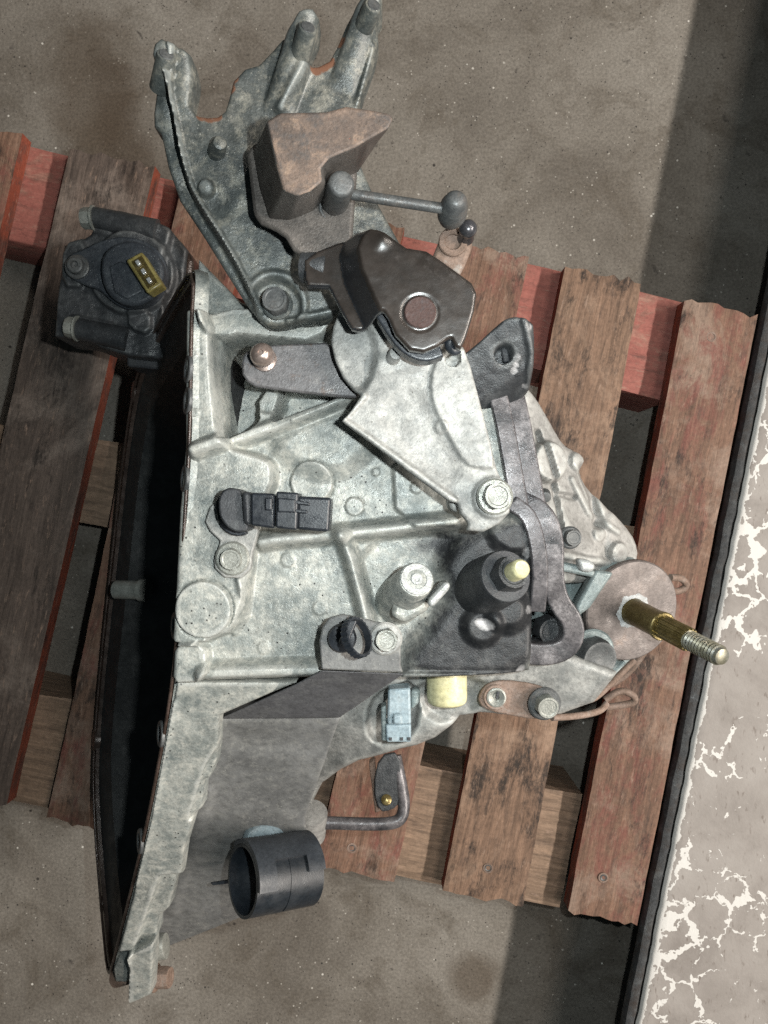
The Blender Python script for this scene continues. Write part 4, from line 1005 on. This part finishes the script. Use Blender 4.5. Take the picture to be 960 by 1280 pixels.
# --- output flange with threaded shaft ------------------------------------------------------------
n = Vector((.275, -.175, .945)).normalized()
dc = P(791, 764, .348)
collar = lathe('output_collar', dc - n * .055, n, [(0, .036), (.030, .033), (.044, .030), (.050, .026)], 'teal_metal', gb, 48)
disc = lathe('output_disc', dc - n * .005, n, [(0, .0335), (.0006, .0345), (.0040, .0345), (.0048, .0336), (.0050, .028), (.0046, .020), (.0050, .012)], 'disc_metal', gb, 72, ang=30)
disc['label'] = 'brown metal output disc with a threaded shaft'
def grease():
    a, u, v = frame(n); seg = 96; V = []; L = []
    for t, r in ((.0, 1.0), (.0005, .93), (.0008, .72)):
        L.append([dc + a * t + (u * math.cos(2 * math.pi * i / seg) + v * math.sin(2 * math.pi * i / seg)) * r * (.0118 + .0020 * mnoise.noise(Vector((math.cos(2 * math.pi * i / seg) * 2.4, math.sin(2 * math.pi * i / seg) * 2.4, 1.7))) + .0010 * mnoise.noise(Vector((math.cos(2 * math.pi * i / seg) * 7, math.sin(2 * math.pi * i / seg) * 7, 4)))) for i in range(seg)])
    loft('grease_smear', L, 'grease_white', disc, ang=60)
grease()
shaft = lathe('threaded_shaft', dc, n, [(0, .0092), (.004, .0087), (.028, .0085), (.032, .0085)], 'gold_steel', gb, 40)
ring('shaft_collar', dc + n * .030, n, .006, .0092, .003, 'gold_steel', shaft, 40)
def spline():
    a, u, v = frame(n); seg = 96; L = []
    for t, k in ((.033, 1), (.0565, 1), (.058, .9)):
        L.append([dc + a * t + (u * math.cos(2 * math.pi * i / seg) + v * math.sin(2 * math.pi * i / seg)) * (.0074 if i % 6 < 3 else .0067) * k for i in range(seg)])
    loft('spline', L, 'gold_steel', shaft, ang=25)
spline()
def thread():
    L = [(.058, .0060)]; t = .0585; 
    while t < .0820:
        L += [(t, .0048), (t + .0009, .0060), (t + .0014, .0060), (t + .0022, .0048)]; t += .0026
    L += [(.0845, .0052), (.0862, .0046), (.0867, .003)]
    lathe('thread', dc, n, L, 'thread_steel', shaft, 36, ang=25)
thread()
bolt(P(738, 816, .360), (.22, -.14, .95), RR(25, .36), 'steel_grey', gb, h=.011, washer=1.25, wmat='teal_metal', rot=.4)
cyl('hose_stub', P(655, 868, .345), P(648, 842, .36), .012, .011, 'teal_metal', gb)
cyl('guide_stub', P(725, 846, .338), P(735, 852, .345), .008, .007, 'teal_metal', gb)

# --- shift arm under the belly -------------------------------------------------------------------------
tube('shift_arm', S([(386, 1032, .27), (402, 1028, .268), (450, 1030, .266), (488, 1030, .264), (502, 1024, .262), (506, 1006, .26), (500, 972, .258), (494, 945, .256)]), .0048, 'joint_metal', gb, 16, 2)
hk = prism('shift_fork', [(474, 945), (500, 940), (502, 985), (500, 1004), (490, 1013), (474, 1016), (466, 985)], .262, .004, 'cast_dark', gb, .001, smoothn=1)
prism('fork_edge', [(461, 955), (468, 950), (476, 1014), (469, 1017)], .256, .012, 'steel_rusty', hk, .001)
lathe('fork_pin', P(483, 1000, .262), (0, .5, 1), [(0, .0042), (.003, .004), (.004, .002)], 'gold_steel', hk, 24)
cyl('shift_pivot', P(386, 1042, .262), P(390, 1015, .275), .013, .012, 'cast_cover', gb)

# --- dark sensor block at the upper left --------------------------------------------------------------
ZS = .262
PLX = ZS
fx = Feat(PLX)
fx.tubef((112, 274), (200, 292), 18, .004); fx.tubef((96, 411), (168, 428), 18, .004)
fx.boss(165, 342, 52, .005, .006); fx.area([(80, 305), (110, 296), (110, 360), (78, 360)], .004, .006)
fx.area([(205, 285), (240, 300), (228, 440), (206, 446)], -.006, .006); fx.area([(160, 388), (190, 388), (190, 420), (162, 412)], .004, .004)
blk = relief('sensor_block', [(79, 306), (100, 300), (116, 290), (114, 258), (150, 262), (182, 270), (210, 283), (231, 308), (226, 360), (218, 428), (205, 449), (158, 444), (130, 436), (98, 424), (67, 420), (70, 380)], PLX, fx, 'cast_dark', gb, step=.0010, thick=.045, fillet=.003, rough=.0005, seed=101)
blk['label'] = 'dark oily sensor mounting block beside the bell mouth'
prism('mounting_arm', [(196, 292), (222, 296), (242, 322), (240, 352), (224, 378), (204, 372)], .252, .055, 'rim_oily', blk, .004)
for (x0, y0, x1, y1) in ((116, 272, 196, 290), (97, 411, 160, 425)):
    cyl('bolt_sleeve', P(x1, y1, ZS - .001), P(x0, y0, ZS + .001), RR(15.5, ZS), RR(13.5, ZS), 'cast_dark', blk, 32, cham=.001)
prism('sensor_foot', [(158, 444), (205, 449), (200, 462), (158, 458)], .245, .03, 'black_rubber', blk, .002)
for (x0, y0), (x1, y1) in (((120, 273), (103, 273)), ((99, 411), (84, 409))):
    a = P(x0, y0, ZS + .002); b = P(x1, y1, ZS + .002); ax = (b - a).normalized()
    bolt(a + ax * .001, ax, .0085, 'steel_pale', blk, h=(b - a).length * .7, washer=1.15)
tear = [(84, 345), (79, 332), (86, 318), (100, 312), (130, 298), (160, 294), (190, 304), (208, 326), (208, 356), (192, 380), (164, 388), (142, 380), (125, 362), (105, 356)]
sp = prism('round_sensor', tear, ZS + .012, .008, 'sensor_blue', gb, .0015, smoothn=2)
body = [(127, 318), (142, 304), (162, 299), (184, 305), (202, 325), (205, 346), (196, 368), (178, 380), (158, 382), (140, 374), (129, 358), (125, 338)]
prism('sensor_cap', body, ZS + .024, .013, 'sensor_blue', sp, .0025, smoothn=1)
prism('cap_pad', [(136, 333), (150, 326), (160, 330), (178, 364), (158, 374), (142, 364)], ZS + .0255, .003, 'sensor_blue', sp, .0012)
yc = prism('yellow_connector', [(157, 325), (177, 314), (203, 355), (184, 367)], ZS + .036, .014, 'yellow_clip', sp, .0015)
prism('connector_well', [(164, 327), (177, 319), (197, 353), (185, 361)], ZS + .0364, .001, 'gold_steel', sp, .0002)
for x, y in ((172, 328), (179, 339), (186, 350)):
    box('contact_pin', P(x, y, ZS + .0395), .55, -.85, .0042, .0030, .003, 'silver', sp, .0006)
cpt = P(97, 334, ZS + .0122)
lathe('bolt', cpt, UP, [(0, .0092), (.0014, .0092), (.0020, .0084), (.0020, .0064), (.0060, .0060), (.0068, .0050), (.0068, .0030), (.0040, .0026), (.0038, .0008), (.0046, .0006)], 'steel_grey', sp, 32, ang=28)
